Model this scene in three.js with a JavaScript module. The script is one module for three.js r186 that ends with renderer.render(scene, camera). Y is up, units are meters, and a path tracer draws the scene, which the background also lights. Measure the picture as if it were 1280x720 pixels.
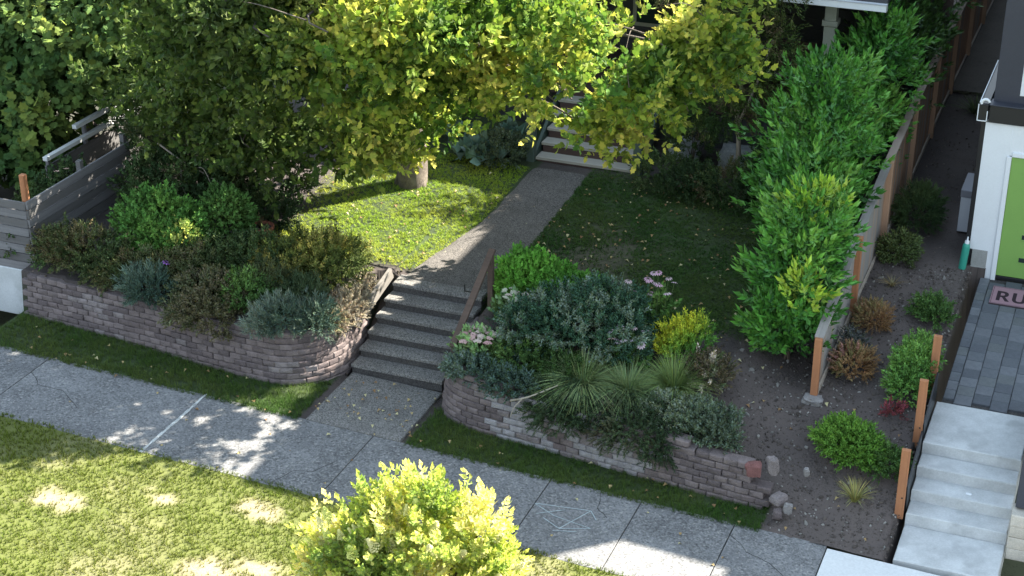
import * as THREE from 'three';
import { mergeGeometries } from 'three/addons/utils/BufferGeometryUtils.js';
import { ImprovedNoise } from 'three/addons/math/ImprovedNoise.js';

// ---------------------------------------------------------------- camera, sky, sun, exposure
const scene = new THREE.Scene();
const camera = new THREE.PerspectiveCamera(19.57, 16 / 9, 0.5, 900);
camera.position.set(0, 12.4, 0);
camera.rotation.order = 'YXZ';
camera.rotation.set(THREE.MathUtils.degToRad(-26), THREE.MathUtils.degToRad(21.7), 0);
scene.add(camera);
const SUN = new THREE.Vector3(0.5346, 0.669, -0.516).normalize();
{ // clear early autumn sky with a little thin haze
  const W = 512, Hh = 256, d = new Float32Array(W * Hh * 4), hz = new ImprovedNoise();
  for (let j = 0; j < Hh; j++) for (let i = 0; i < W; i++) {
    const el = ((j + 0.5) / Hh - 0.5) * Math.PI, az = ((i + 0.5) / W - 0.5) * 2 * Math.PI, x = Math.cos(el) * Math.cos(az), y = Math.sin(el), z = Math.cos(el) * Math.sin(az);
    const t = Math.pow(Math.max(y, 0), 0.5), c = Math.max(0, x * SUN.x + y * SUN.y + z * SUN.z), glow = 0.5 * Math.pow(c, 24) + 0.12 * Math.pow(c, 4);
    const cl = Math.max(0, 0.5 + hz.noise(x * 2.2 / (0.3 + Math.abs(y)), 3, z * 2.2 / (0.3 + Math.abs(y))) * 0.9 + hz.noise(x * 6, y * 9, z * 6) * 0.4 - 0.35) * 0.12 * (y > 0 ? 1 : 0);
    const k = (j * W + i) * 4, m = y > 0 ? 1 : 0;
    d[k] = m ? 0.36 - 0.215 * t + glow + cl : 0.1; d[k + 1] = m ? 0.40 - 0.19 * t + glow * 0.93 + cl : 0.1; d[k + 2] = m ? 0.43 - 0.14 * t + glow * 0.8 + cl : 0.09; d[k + 3] = 1;
  }
  const t = new THREE.DataTexture(d, W, Hh, THREE.RGBAFormat, THREE.FloatType); t.mapping = THREE.EquirectangularReflectionMapping; t.magFilter = t.minFilter = THREE.LinearFilter; t.needsUpdate = true;
  scene.background = t; scene.environment = t;
}
const sun = new THREE.DirectionalLight(new THREE.Color(1, 0.93, 0.8), 5);
sun.name = 'sun'; sun.position.set(-9, 1, -22).addScaledVector(SUN, 60); sun.target.position.set(-9, 1, -22);
sun.castShadow = true; sun.shadow.mapSize.set(4096, 4096);
Object.assign(sun.shadow.camera, { left: -26, right: 26, top: 26, bottom: -26, near: 1, far: 150 });
scene.add(sun, sun.target);
const renderer = new THREE.WebGLRenderer({ antialias: true });
renderer.toneMapping = THREE.LinearToneMapping;
renderer.toneMappingExposure = 5.6;
renderer.shadowMap.enabled = true;

// ---------------------------------------------------------------- helpers
let seed = 7;
function rnd() { seed |= 0; seed = (seed + 0x6D2B79F5) | 0; let t = Math.imul(seed ^ (seed >>> 15), 1 | seed); t = (t + Math.imul(t ^ (t >>> 7), 61 | t)) ^ t; return ((t ^ (t >>> 14)) >>> 0) / 4294967296; }
const R = (a, b) => a + (b - a) * rnd();
const pick = a => a[Math.floor(rnd() * a.length)];
const clamp = THREE.MathUtils.clamp, lerp = THREE.MathUtils.lerp;
const ss = (a, b, x) => { const t = clamp((x - a) / (b - a), 0, 1); return t * t * (3 - 2 * t); };
const PN = new ImprovedNoise();
const n3 = (x, y, z) => PN.noise(x + 31.7, y + 17.3, z + 5.1);
const V = (x, y, z) => new THREE.Vector3(x, y, z);
const used = {};
function numbered(n) { const k = used[n] = (used[n] ?? -1) + 1; return k ? n + '_' + String(k).padStart(3, '0') : n; }
function shadow(o) { o.castShadow = true; o.receiveShadow = true; return o; }
function thing(name, label, category, pos = [0, 0, 0], group) {
  const o = new THREE.Group(); o.name = numbered(name); o.position.set(...pos); o.userData = { label, category };
  if (group) o.userData.group = group; scene.add(o); return o;
}
function struct(name, label) { const o = new THREE.Group(); o.name = numbered(name); o.userData = { kind: 'structure', label }; scene.add(o); return o; }
function part(name, geo, mat, parent, pos, rot) {
  const m = shadow(new THREE.Mesh(geo, mat)); m.name = name; if (pos) m.position.set(...pos); if (rot) m.rotation.set(...rot); parent.add(m); return m;
}
// periodic value noise for textures
function lattice(s) { const a = new Float32Array(4096); let q = s * 7919 + 13; for (let i = 0; i < 4096; i++) { q = (Math.imul(q, 1664525) + 1013904223) | 0; a[i] = (q >>> 8 & 0xffff) / 65535; } return a; }
const LAT = [1, 2, 3, 4, 5, 6].map(lattice);
function vn(u, v, f, s = 0) {
  const L = LAT[s % 6], x = u * f, y = v * f, xi = Math.floor(x), yi = Math.floor(y); let a = x - xi, b = y - yi; a = a * a * (3 - 2 * a); b = b * b * (3 - 2 * b);
  const h = (i, j) => L[(((i % f) + f) % f * 71 + ((j % f) + f) % f * 173 + s * 911) & 4095];
  return lerp(lerp(h(xi, yi), h(xi + 1, yi), a), lerp(h(xi, yi + 1), h(xi + 1, yi + 1), a), b);
}
const fbm = (u, v, f, s = 0, o = 4) => { let t = 0, w = 0.5, n = 0; for (let i = 0; i < o; i++) { t += w * vn(u, v, f << i, s + i); n += w; w *= 0.55; } return t / n; };
const enc = c => { c = clamp(c, 0, 1); return Math.round(255 * (c <= 0.0031308 ? 12.92 * c : 1.055 * Math.pow(c, 1 / 2.4) - 0.055)); };
function tex(size, metres, fn, colour = true) {
  const d = new Uint8Array(size * size * 4);
  for (let y = 0; y < size; y++) for (let x = 0; x < size; x++) {
    const c = fn(x / size, y / size), i = (y * size + x) * 4;
    if (colour) { d[i] = enc(c[0]); d[i + 1] = enc(c[1]); d[i + 2] = enc(c[2]); } else d[i] = d[i + 1] = d[i + 2] = Math.round(255 * clamp(c, 0, 1));
    d[i + 3] = 255;
  }
  const t = new THREE.DataTexture(d, size, size); t.wrapS = t.wrapT = THREE.RepeatWrapping; t.magFilter = THREE.LinearFilter; t.minFilter = THREE.LinearMipmapLinearFilter; t.generateMipmaps = true;
  if (colour) t.colorSpace = THREE.SRGBColorSpace; t.repeat.set(1 / metres[0], 1 / metres[1]); t.needsUpdate = true; return t;
}
const mul = (c, k) => [c[0] * k, c[1] * k, c[2] * k];
const mix3 = (a, b, t) => [lerp(a[0], b[0], t), lerp(a[1], b[1], t), lerp(a[2], b[2], t)];
function std(col, rough = 0.9, extra = {}) { const m = new THREE.MeshStandardMaterial({ roughness: rough, ...extra }); if (col) m.color.setRGB(...col); return m; }
// speckled mineral surface
function mineral(base, { fine = 0.25, coarse = 0.25, metres = 2, speck, bump = 0.002, stain, rough = 0.95, vertexColors = false, f = 6 } = {}) {
  const map = tex(512, [metres, metres], (u, v) => {
    let k = 1 + coarse * 2 * (fbm(u, v, f, 0) - 0.5) + fine * 2 * (vn(u, v, 128, 2) - 0.5) + fine * (vn(u, v, 256, 3) - 0.5);
    let c = mul(base, Math.max(k, 0.15));
    if (stain) c = mix3(c, stain, ss(0.52, 0.72, fbm(u, v, 4, 3)) * 0.6);
    if (speck) { const s = vn(u, v, 170, 4); if (s > 0.72) c = mix3(c, speck, (s - 0.72) * 2.6); if (s < 0.2) c = mul(c, 0.6); }
    return c;
  });
  const bm = tex(512, [metres, metres], (u, v) => 0.4 * fbm(u, v, 16, 1) + 0.4 * vn(u, v, 128, 2) + 0.2 * vn(u, v, 256, 3), false);
  return std(null, rough, { map, bumpMap: bm, bumpScale: bump, vertexColors });
}
function wood(base, dark, { metres = 1.2, rough = 0.85, alongV = false } = {}) {
  const fn = (u, v) => { if (alongV) [u, v] = [v, u]; const gr = 0.5 * vn(u, v, 4, 1) + 0.5 * vn(u * 1, v * 1, 8, 2); const g2 = vn(u, v, 2, 3); let s = (vn(u, v + 0.03 * g2, 64, 1) * 0.45 + vn(u, v, 128, 4) * 0.25 + gr * 0.3); return s; };
  const streak = (u, v) => { if (alongV) [u, v] = [v, u]; let s = 0; for (const [fv, w, sd] of [[24, 0.4, 1], [60, 0.35, 2], [120, 0.25, 5]]) { const y = v * fv, yi = Math.floor(y), a = y - yi, L = LAT[sd]; const at = j => lerp(vn(u, ((j % fv) + 0.5) / fv, 4, sd), L[(j % fv) * 37 & 4095], 0.6); s += w * lerp(at(yi), at((yi + 1) % fv), a * a * (3 - 2 * a)); } return s; };
  const map = tex(256, [metres, metres], (u, v) => mix3(dark, base, clamp(0.15 + streak(u, v) * 1.1 + 0.25 * (fn(u, v) - 0.5), 0, 1.15)));
  const bm = tex(256, [metres, metres], (u, v) => streak(u, v), false);
  return std(null, rough, { map, bumpMap: bm, bumpScale: 0.003 });
}
// box-projected uv in metres
function boxUV(g, ou = 0, ov = 0) {
  if (g.index) g = g.toNonIndexed();
  const p = g.attributes.position, uv = new Float32Array(p.count * 2); const a = V(), b = V(), c = V();
  for (let i = 0; i < p.count; i += 3) {
    a.fromBufferAttribute(p, i); b.fromBufferAttribute(p, i + 1); c.fromBufferAttribute(p, i + 2);
    const n = b.clone().sub(a).cross(c.clone().sub(a)); const ax = Math.abs(n.x), ay = Math.abs(n.y), az = Math.abs(n.z);
    [a, b, c].forEach((q, k) => { const [s, t] = ay >= ax && ay >= az ? [q.x, q.z] : ax >= az ? [q.z, q.y] : [q.x, q.y]; uv[(i + k) * 2] = s + ou; uv[(i + k) * 2 + 1] = t + ov; });
  }
  g.setAttribute('uv', new THREE.BufferAttribute(uv, 2)); return g;
}
// a box whose +z face is chamfered and slightly uneven
function piece(w, h, d, c = 0.008, j = 0) {
  const q = () => (rnd() - 0.5) * 2 * j; const x = w / 2, y = h / 2, z = d / 2;
  const ring = (ix, iy, zz, jj) => [[-ix, -iy], [ix, -iy], [ix, iy], [-ix, iy]].map(([a, b]) => [a + (jj ? q() : 0), b + (jj ? q() : 0), zz + (jj ? q() : 0)]);
  const B = ring(x, y, -z, 0), F = ring(x, y, z - c, j), T = ring(x - c, y - c, z, j), ctr = [q(), q(), z + Math.abs(q()) * 1.2], pos = [];
  const tri = (a, b, e) => pos.push(...a, ...b, ...e), quad = (a, b, e, f) => { tri(a, b, e); tri(a, e, f); };
  for (let i = 0; i < 4; i++) { const k = (i + 1) % 4; quad(B[i], B[k], F[k], F[i]); quad(F[i], F[k], T[k], T[i]); if (j) tri(T[i], T[k], ctr); }
  if (!j) quad(T[0], T[1], T[2], T[3]); quad(B[3], B[2], B[1], B[0]);
  const g = new THREE.BufferGeometry(); g.setAttribute('position', new THREE.Float32BufferAttribute(pos, 3)); g.computeVertexNormals(); return boxUV(g, rnd() * 3, rnd() * 3);
}
function box(w, h, d, x = 0, y = 0, z = 0) { const g = new THREE.BoxGeometry(w, h, d); g.translate(x, y, z); return boxUV(g, rnd() * 2, rnd() * 2); }
const merge = list => mergeGeometries(list.map(g => { g = g.index ? g.toNonIndexed() : g; for (const k of Object.keys(g.attributes)) if (!['position', 'normal', 'uv'].includes(k)) g.deleteAttribute(k); return g; }));
// tapered limb through points, metres along v
function limb(pts, r0, r1, sides = 7, wob = 0) {
  const curve = new THREE.CatmullRomCurve3(pts.map(p => V(...p))), n = Math.max(4, pts.length * 4), pos = [], uv = [], idx = []; const L = curve.getLength(), F = curve.computeFrenetFrames(n, false);
  for (let i = 0; i <= n; i++) { const t = i / n, c = curve.getPointAt(t), r = lerp(r0, r1, Math.pow(t, 0.8));
    for (let k = 0; k <= sides; k++) { const a = k / sides * 6.2832, rr = r * (1 + wob * n3(Math.cos(a) * 1.3, Math.sin(a) * 1.3, t * L * 1.5)); const q = c.clone().addScaledVector(F.normals[i], Math.cos(a) * rr).addScaledVector(F.binormals[i], Math.sin(a) * rr); pos.push(q.x, q.y, q.z); uv.push(k / sides * Math.max(0.12, r0 * 6), t * L); } }
  for (let i = 0; i < n; i++) for (let k = 0; k < sides; k++) { const a = i * (sides + 1) + k, b = a + sides + 1; idx.push(a, a + 1, b, b, a + 1, b + 1); }
  const g = new THREE.BufferGeometry(); g.setAttribute('position', new THREE.Float32BufferAttribute(pos, 3)); g.setAttribute('uv', new THREE.Float32BufferAttribute(uv, 2)); g.setIndex(idx); g.computeVertexNormals(); return g.toNonIndexed();
}

// ---------------------------------------------------------------- the lie of the land
const g0 = x => -0.032 * (clamp(x, -30, 10) + 9);
const itp = (x, P) => { if (x <= P[0][0]) return P[0][1]; for (let i = 1; i < P.length; i++) if (x <= P[i][0]) return lerp(P[i - 1][1], P[i][1], (x - P[i - 1][0]) / (P[i][0] - P[i - 1][0])); return P[P.length - 1][1]; };
const LW = [[-16.2, -19.38], [-14, -19.24], [-12, -19.08], [-11.3, -19.1], [-10.9, -19.35], [-10.65, -19.8]];
const RW = [[-8.95, -19.9], [-8.85, -19.45], [-8.5, -19.18], [-7, -19.02], [-5, -18.88], [-3.78, -18.82]];
function Y(x, z) {   // garden level behind the retaining walls
  const left = 0.92 + 0.13 * ss(-19.5, -21.5, z) + 0.25 * ss(-21.5, -28, z), back = 1.0 + 0.3 * ss(-21.2, -28, z);
  const rt = itp(x, [[-8.7, 0.74], [-6.5, 0.62], [-4, 0.45]]), right = rt + (1.02 - rt) * ss(-19.2, -21.8, z) + 0.28 * ss(-21.8, -28, z);
  const dirt = g0(x) + (0.62 - g0(x)) * ss(-18.5, -21.2, z) + 0.25 * ss(-21, -25, z) + 0.35 * ss(-25, -34, z);
  let h = x < -10.6 ? left : x < -8.95 ? (z < -21.2 ? back : left) : right;
  h += (dirt - h) * ss(-5.2, -3.9, x); return h;
}
const onStairs = (x, z) => x > -10.66 && x < -8.94 && z > -21.22;
const LWX = [...LW, [-10.6, -20.3], [-10.6, -21.3]], RWX = [[-8.97, -21.3], ...RW];
function near(x, z, P) { let m = 9; for (let i = 1; i < P.length; i++) { const ax = P[i - 1][0], az = P[i - 1][1], dx = P[i][0] - ax, dz = P[i][1] - az, t = clamp(((x - ax) * dx + (z - az) * dz) / (dx * dx + dz * dz), 0, 1); m = Math.min(m, Math.hypot(x - ax - dx * t, z - az - dz * t)); } return m; }
function inside(x, z) { if (onStairs(x, z)) return false; if (x > -3.78) return true; const P = x <= -9.8 ? LWX : RWX; if (z > (x <= -10.66 ? itp(x, LW) : x >= -8.95 ? itp(x, RW) : -21.2)) return false; return z < -21.4 || near(x, z, P) > 0.15; }
function H(x, z) {
  if (x > -2.09 && z > -25.4) return g0(x) - 0.6;
  if (onStairs(x, z)) return z > -19.85 ? g0(x) - 0.02 : lerp(0.0, 0.86, (-19.85 - z) / 1.35) - 0.14;
  if (x > -10.4 && x < -8.9 && z <= -21.2) return Y(x, z) - 0.03;
  return inside(x, z) ? Y(x, z) : g0(x) - 0.005;
}
// the lawns of the upper garden
const lawnL = (x, z) => ss(-13.3, -12.7, x + 0.3 * n3(x, 0, z * 2)) * ss(-21.55, -21.9, z + 0.25 * n3(x * 1.5, 1, z)) * (x < pathEdgeL(z) + 0.05 ? 1 : 0);
const lawnR = (x, z) => ss(-8.98, -8.9, x + 0.05 * n3(4, 0, z * 3)) * (1 - ss(-4.9, -4.4, x + 0.3 * n3(x, 3, z))) * ss(-21.2, -21.7, z + 0.35 * n3(x * 1.2, 7, z)) * (1 - ss(-25.6, -26.3, z) * 0) * ss(-26.6, -25.8, z);
const pathEdgeL = z => lerp(-10.42, -9.95, ss(-21.2, -24.5, z)), pathEdgeR = z => -8.9 + 0.03 * n3(2, 2, z * 2);
function grid(name, label, x0, x1, z0, z1, step, hf, cf, mat, parent) {
  const nx = Math.round((x1 - x0) / step), nz = Math.round(Math.abs(z1 - z0) / step), pos = [], col = [], uv = [], idx = [];
  for (let j = 0; j <= nz; j++) for (let i = 0; i <= nx; i++) { const x = lerp(x0, x1, i / nx), z = lerp(z0, z1, j / nz); pos.push(x, hf(x, z), z); col.push(...cf(x, z)); uv.push(x, z); }
  for (let j = 0; j < nz; j++) for (let i = 0; i < nx; i++) { const a = j * (nx + 1) + i, b = a + nx + 1; if (z1 > z0) idx.push(a, b, a + 1, b, b + 1, a + 1); else idx.push(a, a + 1, b, b, a + 1, b + 1); }
  const g = new THREE.BufferGeometry(); g.setAttribute('position', new THREE.Float32BufferAttribute(pos, 3)); g.setAttribute('color', new THREE.Float32BufferAttribute(col, 3)); g.setAttribute('uv', new THREE.Float32BufferAttribute(uv, 2)); g.setIndex(idx); g.computeVertexNormals();
  const m = shadow(new THREE.Mesh(g, mat)); m.name = name; m.userData = { kind: 'structure', label }; (parent || scene).add(m); return m;
}
const M = {};
M.ground = mineral([1, 1, 1], { fine: 0.4, coarse: 0.35, metres: 1.7, bump: 0.005, vertexColors: true, f: 8 });
const SOIL = [0.06, 0.048, 0.045], TURF = [0.026, 0.043, 0.012];
grid('garden_ground', 'dark bare soil and turf of the raised front garden', -16.25, -1.9, -18.36, -33, 0.08,
  (x, z) => H(x, z) + 0.025 * n3(x * 1.7, 0, z * 1.7) * (inside(x, z) && !(x > -10.5 && x < -8.8) ? 1 : 0.2) + 0.012 * n3(x * 6, 3, z * 6),
  (x, z) => { const verge = !inside(x, z) && x < -3.7 && !onStairs(x, z) ? 1 : 0, t = Math.max(lawnL(x, z), lawnR(x, z), verge); const k = 1 + 0.35 * n3(x * 0.9, 9, z * 0.9); let s = mul(SOIL, k); if (x > -4.9) s = mix3(s, [0.1, 0.08, 0.072], clamp(0.5 + 0.9 * n3(x * 1.1, 2, z * 0.9), 0, 1) * (x > -3.9 ? 1 : 0.7)); s = mul(s, 1 - 0.4 * ss(-25, -26.5, z + 0.4 * n3(x, 1, z)) * (x > -3.7 ? 1 : 0)); const worn = x > -9 ? 0.75 * ss(1.3, 0.2, Math.hypot(x + 7.7, (z + 23.1) * 0.8) + 0.5 * n3(x * 1.7, 2, z * 1.7)) : 0; return mix3(s, mix3(mul(TURF, k), [0.075, 0.066, 0.045], worn), t); }, M.ground);
const turfTone = (x, z) => { let d = 0.36 + 0.6 * n3(x * 0.55, 4, z * 0.55) + 0.4 * n3(x * 1.9, 8, z * 1.9); for (const [px, pz, r] of [[-11.35, -15.85, 0.2], [-9.35, -14.95, 0.28], [-10.0, -16.05, 0.3], [-9.9, -14.6, 0.4], [-12.6, -15.2, 0.35]]) { d = Math.max(d, 1.5 * (1 - ss(r * 0.2, r * 1.5, Math.hypot((x - px) * 0.8, (z - pz) * 1.3) + 0.2 * n3(x * 3.3, 1, z * 3.3) + 0.1 * n3(x * 11, 4, z * 11)))); } return clamp(d, 0, 1.6); };
grid('planting_strip', 'sunny dry grass strip between pavement and road', -32, 12, -16.66, -12.3, 0.12,
  (x, z) => g0(x) - 0.01 + 0.02 * n3(x * 1.3, 0, z * 1.3), (x, z) => mix3([0.09, 0.105, 0.02], [0.25, 0.215, 0.13], clamp(turfTone(x, z) - 0.3, 0, 1)), M.ground);
grid('ground', 'plain ground that carries the street and the plots', -300, 300, -300, 120, 12, (x, z) => -1.2 + 1.4 * ss(-30, -90, z), () => [0.1, 0.11, 0.06], M.ground);
grid('road', 'grey asphalt road along the grass strip', -60, 40, -12.14, -3, 2, x => g0(x) - 0.14, () => [0.06, 0.06, 0.065], M.ground);
grid('neighbour_ground', 'shaded soil of the neighbouring plot', -40, -16.3, -45, -20, 1, () => 0.85, () => [0.05, 0.05, 0.035], M.ground);
grid('rear_ground', 'soil behind and beside the old house', -16.3, 14, -60, -32.9, 1, () => 1.28, () => [0.07, 0.06, 0.05], M.ground);
M.kerb = mineral([0.3, 0.29, 0.28], { metres: 1.5 });
{ const k = struct('kerb', 'concrete kerb at the road edge of the grass strip'); for (let i = 0; i < 12; i++) { const x = -24 + i * 3; part('kerb_stone', piece(2.985, 0.16, 0.3, 0.02), M.kerb, k, [x, g0(x) - 0.06, -12.2], [-Math.PI / 2 * 0, 0, -0.032]); } }

// ---------------------------------------------------------------- pavement
M.paveOld = mineral([0.138, 0.138, 0.141], { fine: 0.3, coarse: 0.42, metres: 3.1, speck: [0.34, 0.33, 0.31], bump: 0.003, stain: [0.115, 0.115, 0.12] });
M.paveNew = mineral([0.56, 0.57, 0.57], { fine: 0.06, coarse: 0.07, metres: 2.6, bump: 0.0008 });
{
  const walk = struct('sidewalk', 'worn grey concrete pavement along the garden wall');
  const J = [-31.5, -28.8, -26, -23.2, -20.4, -17.7, -14.95, -12.21, -9.45, -6.73, -5.42, -4.12, -2.88];
  for (let i = 0; i + 1 < J.length; i++) {
    const w = J[i + 1] - J[i] - 0.012, xc = (J[i] + J[i + 1]) / 2;
    part('slab', piece(w, 1.73, 0.12, 0.006), M.paveOld, walk, [xc, g0(xc) - 0.062, -17.525], [-Math.PI / 2, Math.atan(-0.032) * 0, 0]).rotation.set(-Math.PI / 2, -0.032 * -1 * 1, 0);
  }
  M.crack = std([0.035, 0.034, 0.032], 1);
  for (const pts of [[[-14.95, -17.9], [-14.6, -17.6], [-14.2, -17.62], [-13.7, -17.3]], [[-10.2, -16.7], [-10.05, -17.1], [-9.8, -17.2], [-9.62, -17.6]], [[-6.0, -18.35], [-5.9, -17.95], [-5.72, -17.8]], [[-8.2, -16.7], [-8.0, -16.95], [-8.05, -17.3], [-7.8, -17.6]], [[-4.1, -18.1], [-3.8, -17.8], [-3.5, -17.7], [-3.0, -17.3]]]) {
    const l = []; for (let i = 1; i < pts.length; i++) for (let k = 0; k < 4; k++) { const a = k / 4, b = (k + 1) / 4, q = t => [lerp(pts[i - 1][0], pts[i][0], t) + 0.03 * n3(t * 3, i * 5, 1), lerp(pts[i - 1][1], pts[i][1], t) + 0.03 * n3(t * 3, i * 5, 7)], A = q(a), B = q(b), L = Math.hypot(B[0] - A[0], B[1] - A[1]), g = box(L * 1.05, 0.002, R(0.005, 0.011)); g.rotateY(-Math.atan2(B[1] - A[1], B[0] - A[0])); const xm = (A[0] + B[0]) / 2; g.rotateZ(-0.032); g.translate(xm, g0(xm) - 0.0005, (A[1] + B[1]) / 2); l.push(g); }
    part('crack', merge(l), M.crack, walk);
  }
  walk.children.forEach(s => { if (s.name === 'crack') return; s.rotation.set(-Math.PI / 2, 0.032, 0); });
  // fresh slabs outside the new house
  const fresh = struct('new_sidewalk', 'fresh pale concrete pavement outside the new house');
  for (let i = 0; i < 4; i++) { const xc = -2.0 + i * 1.76; part('slab', piece(1.74, 1.8, 0.12, 0.008), M.paveNew, fresh, [xc + 0.0, g0(xc) - 0.055, -17.42], [-Math.PI / 2, 0.032, 0]); }
  M.sealant = mineral([0.42, 0.43, 0.42], { fine: 0.3, coarse: 0.6, metres: 0.9, stain: [0.2, 0.2, 0.2] });
  const jt = thing('joint_seal', 'pale sealed joint line across the old pavement', 'joint seal', [-12.21, g0(-12.21) + 0.0015, -17.525]);
  { const s = []; for (let i = 0; i < 18; i++) s.push(box(0.04 + 0.03 * n3(i * 0.9, 0, 0), 0.006, 0.098, 0.012 * n3(i * 0.5, 3, 0), 0.0, -0.83 + i * 0.098)); part('seal_strip', merge(s), M.sealant, jt); }
  // chalk drawing
  const ch = thing('chalk_drawing', 'faint blue white chalk scribble of crossing triangles on the pavement', 'chalk drawing');
  M.chalk = mineral([0.29, 0.33, 0.34], { fine: 0.5, coarse: 0.4, metres: 0.4 });
  const CH = CHALK_PTS();
  for (const [a, b] of CH) { const L = Math.hypot(b[0] - a[0], b[1] - a[1]), xc = (a[0] + b[0]) / 2, zc = (a[1] + b[1]) / 2; part('chalk_stroke', box(L, 0.002, 0.014), M.chalk, ch, [xc, g0(xc) + 0.005, zc], [0, -Math.atan2(b[1] - a[1], b[0] - a[0]), 0]).rotation.z = -0.032 * Math.cos(Math.atan2(b[1] - a[1], b[0] - a[0])); }
}
function CHALK_PTS() { return [[[-6.72, -17.72], [-5.97, -17.86]], [[-5.97, -17.86], [-6.22, -17.3]], [[-5.97, -17.86], [-5.83, -17.68]], [[-6.72, -17.72], [-6.38, -17.55]], [[-6.38, -17.55], [-5.84, -17.47]], [[-6.22, -17.3], [-5.84, -17.47]], [[-6.28, -17.22], [-5.98, -17.33]], [[-6.62, -17.5], [-6.3, -17.74]], [[-6.5, -17.45], [-6.22, -17.3]]]; }

// ---------------------------------------------------------------- retaining walls
M.block = [[0.118, 0.092, 0.09], [0.14, 0.112, 0.109], [0.1, 0.079, 0.079], [0.16, 0.136, 0.134]].map((c, i) => mineral(c, { fine: 0.3, coarse: 0.35, metres: 0.7 + i * 0.1, bump: 0.006, stain: mul(c, i % 2 ? 1.5 : 0.7), f: 4 }));
M.blockPale = mineral([0.26, 0.245, 0.25], { fine: 0.25, coarse: 0.4, metres: 0.8, bump: 0.005, stain: [0.2, 0.175, 0.18] });
M.blockRed = mineral([0.15, 0.065, 0.06], { fine: 0.3, coarse: 0.3, metres: 0.6, bump: 0.006 });
function along(P, s) { for (let i = 1; i < P.length; i++) { const L = Math.hypot(P[i][0] - P[i - 1][0], P[i][1] - P[i - 1][1]); if (s <= L || i === P.length - 1) { const t = s / L, tx = (P[i][0] - P[i - 1][0]) / L, tz = (P[i][1] - P[i - 1][1]) / L; return { x: lerp(P[i - 1][0], P[i][0], t), z: lerp(P[i - 1][1], P[i][1], t), nx: -tz, nz: tx }; } s -= L; } }
const plen = P => { let L = 0; for (let i = 1; i < P.length; i++) L += Math.hypot(P[i][0] - P[i - 1][0], P[i][1] - P[i - 1][1]); return L; };
const blockGeo = Array.from({ length: 10 }, () => piece(0.196, 0.089, 0.19, 0.014, 0.006));
function smoothPath(P, n = 60) { const c = new THREE.CatmullRomCurve3(P.map(p => V(p[0], 0, p[1])), false, 'centripetal'); return c.getSpacedPoints(n).map(p => [p.x, p.z]); }
function blockWall(name, label, P, baseY, topY, slope, skip, pale) {
  const t = thing(name, label, 'retaining wall'); P = smoothPath(P); const L = plen(P), n = Math.floor(L / 0.2);
  for (let k = 0; k < 12; k++) for (let i = 0; i < n; i++) {
    const s = (i + (k % 2 ? 0.5 : 0.02)) * (L / (n + 0.5)) + 0.1, a = along(P, Math.min(s, L - 0.02)), y = baseY(a.x) + 0.046 + k * 0.0925;
    if (y + 0.03 > topY(a.x, a.z) + 0.03 || y + 0.046 < g0(a.x) - 0.02 || skip(a.x, a.z, k)) continue;
    const pr = 0.5 + 0.9 * n3(a.x * 0.9, k * 0.3, 3) ; let m = pale(a.x + R(-0.15, 0.15), y, k) ? (rnd() < 0.7 ? M.blockPale : M.block[3]) : M.block[clamp(Math.floor(pr * 3 + R(-0.7, 0.9)), 0, 3)];
    const b = part('block', pick(blockGeo), m, t, [a.x - a.nx * (0.095 + 0.011 * k) + R(-1, 1) * 0.007, y + R(-0.003, 0.003), a.z - a.nz * (0.095 + 0.011 * k)], [R(-0.03, 0.03), Math.atan2(a.nx, a.nz) + R(-0.06, 0.06), -slope + R(-0.02, 0.02)]);
    b.name = numbered('block');
  }
  return t;
}
const lwTop = (x, z) => x > -10.75 ? (z < -20.0 ? 0.68 : 0.88) : 0.94 + 0.02 * n3(x, 0, 0);
blockWall('retaining_wall', 'pinkish block retaining wall under the shrub bed beside the timber screen fence', [...LW, [-10.6, -20.3], [-10.6, -20.75]], () => -0.02, lwTop, 0, () => false, (x, y, k) => n3(x * 1.1 + 4, y * 2, 1) > 0.5);
blockWall('retaining_wall', 'lichen stained block retaining wall with a crumbled end below the grass clumps', [[-8.97, -20.9], ...RW], x => g0(x) - 0.03, (x, z) => z < -19.95 ? 0.9 : itp(x, [[-8.7, 0.76], [-6.5, 0.66], [-4, 0.45]]), 0.032, (x, z, k) => x > -4.12 && k > 5 + 2 * rnd() - (x + 4.12) * 11, (x, y, k) => n3(x * 0.9 + 1.6, y * 1.5, 5) > 0.0 - (k < 5 ? 0.12 : 0) && x > -7.9 && x < -5.0);
const brokenRock = (w, h, d) => { const g = new THREE.IcosahedronGeometry(0.5, 2), p = g.attributes.position, s = R(0, 50); for (let i = 0; i < p.count; i++) { const a = V().fromBufferAttribute(p, i); let q = a.clone(); q.x = Math.sign(q.x) * Math.pow(Math.abs(q.x * 2), 0.6) / 2; q.y = Math.sign(q.y) * Math.pow(Math.abs(q.y * 2), 0.6) / 2; q.z = Math.sign(q.z) * Math.pow(Math.abs(q.z * 2), 0.6) / 2; const k = 1 + 0.35 * n3(a.x * 3 + s, a.y * 3, a.z * 3); p.setXYZ(i, q.x * w * k, q.y * h * k, q.z * d * k); } g.computeVertexNormals(); return boxUV(g); };
M.rockPale = mineral([0.2, 0.187, 0.182], { fine: 0.2, coarse: 0.3, metres: 0.7, bump: 0.006 });
M.rockBlue = mineral([0.3, 0.32, 0.34], { fine: 0.2, coarse: 0.3, metres: 0.9, bump: 0.006 });
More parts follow.
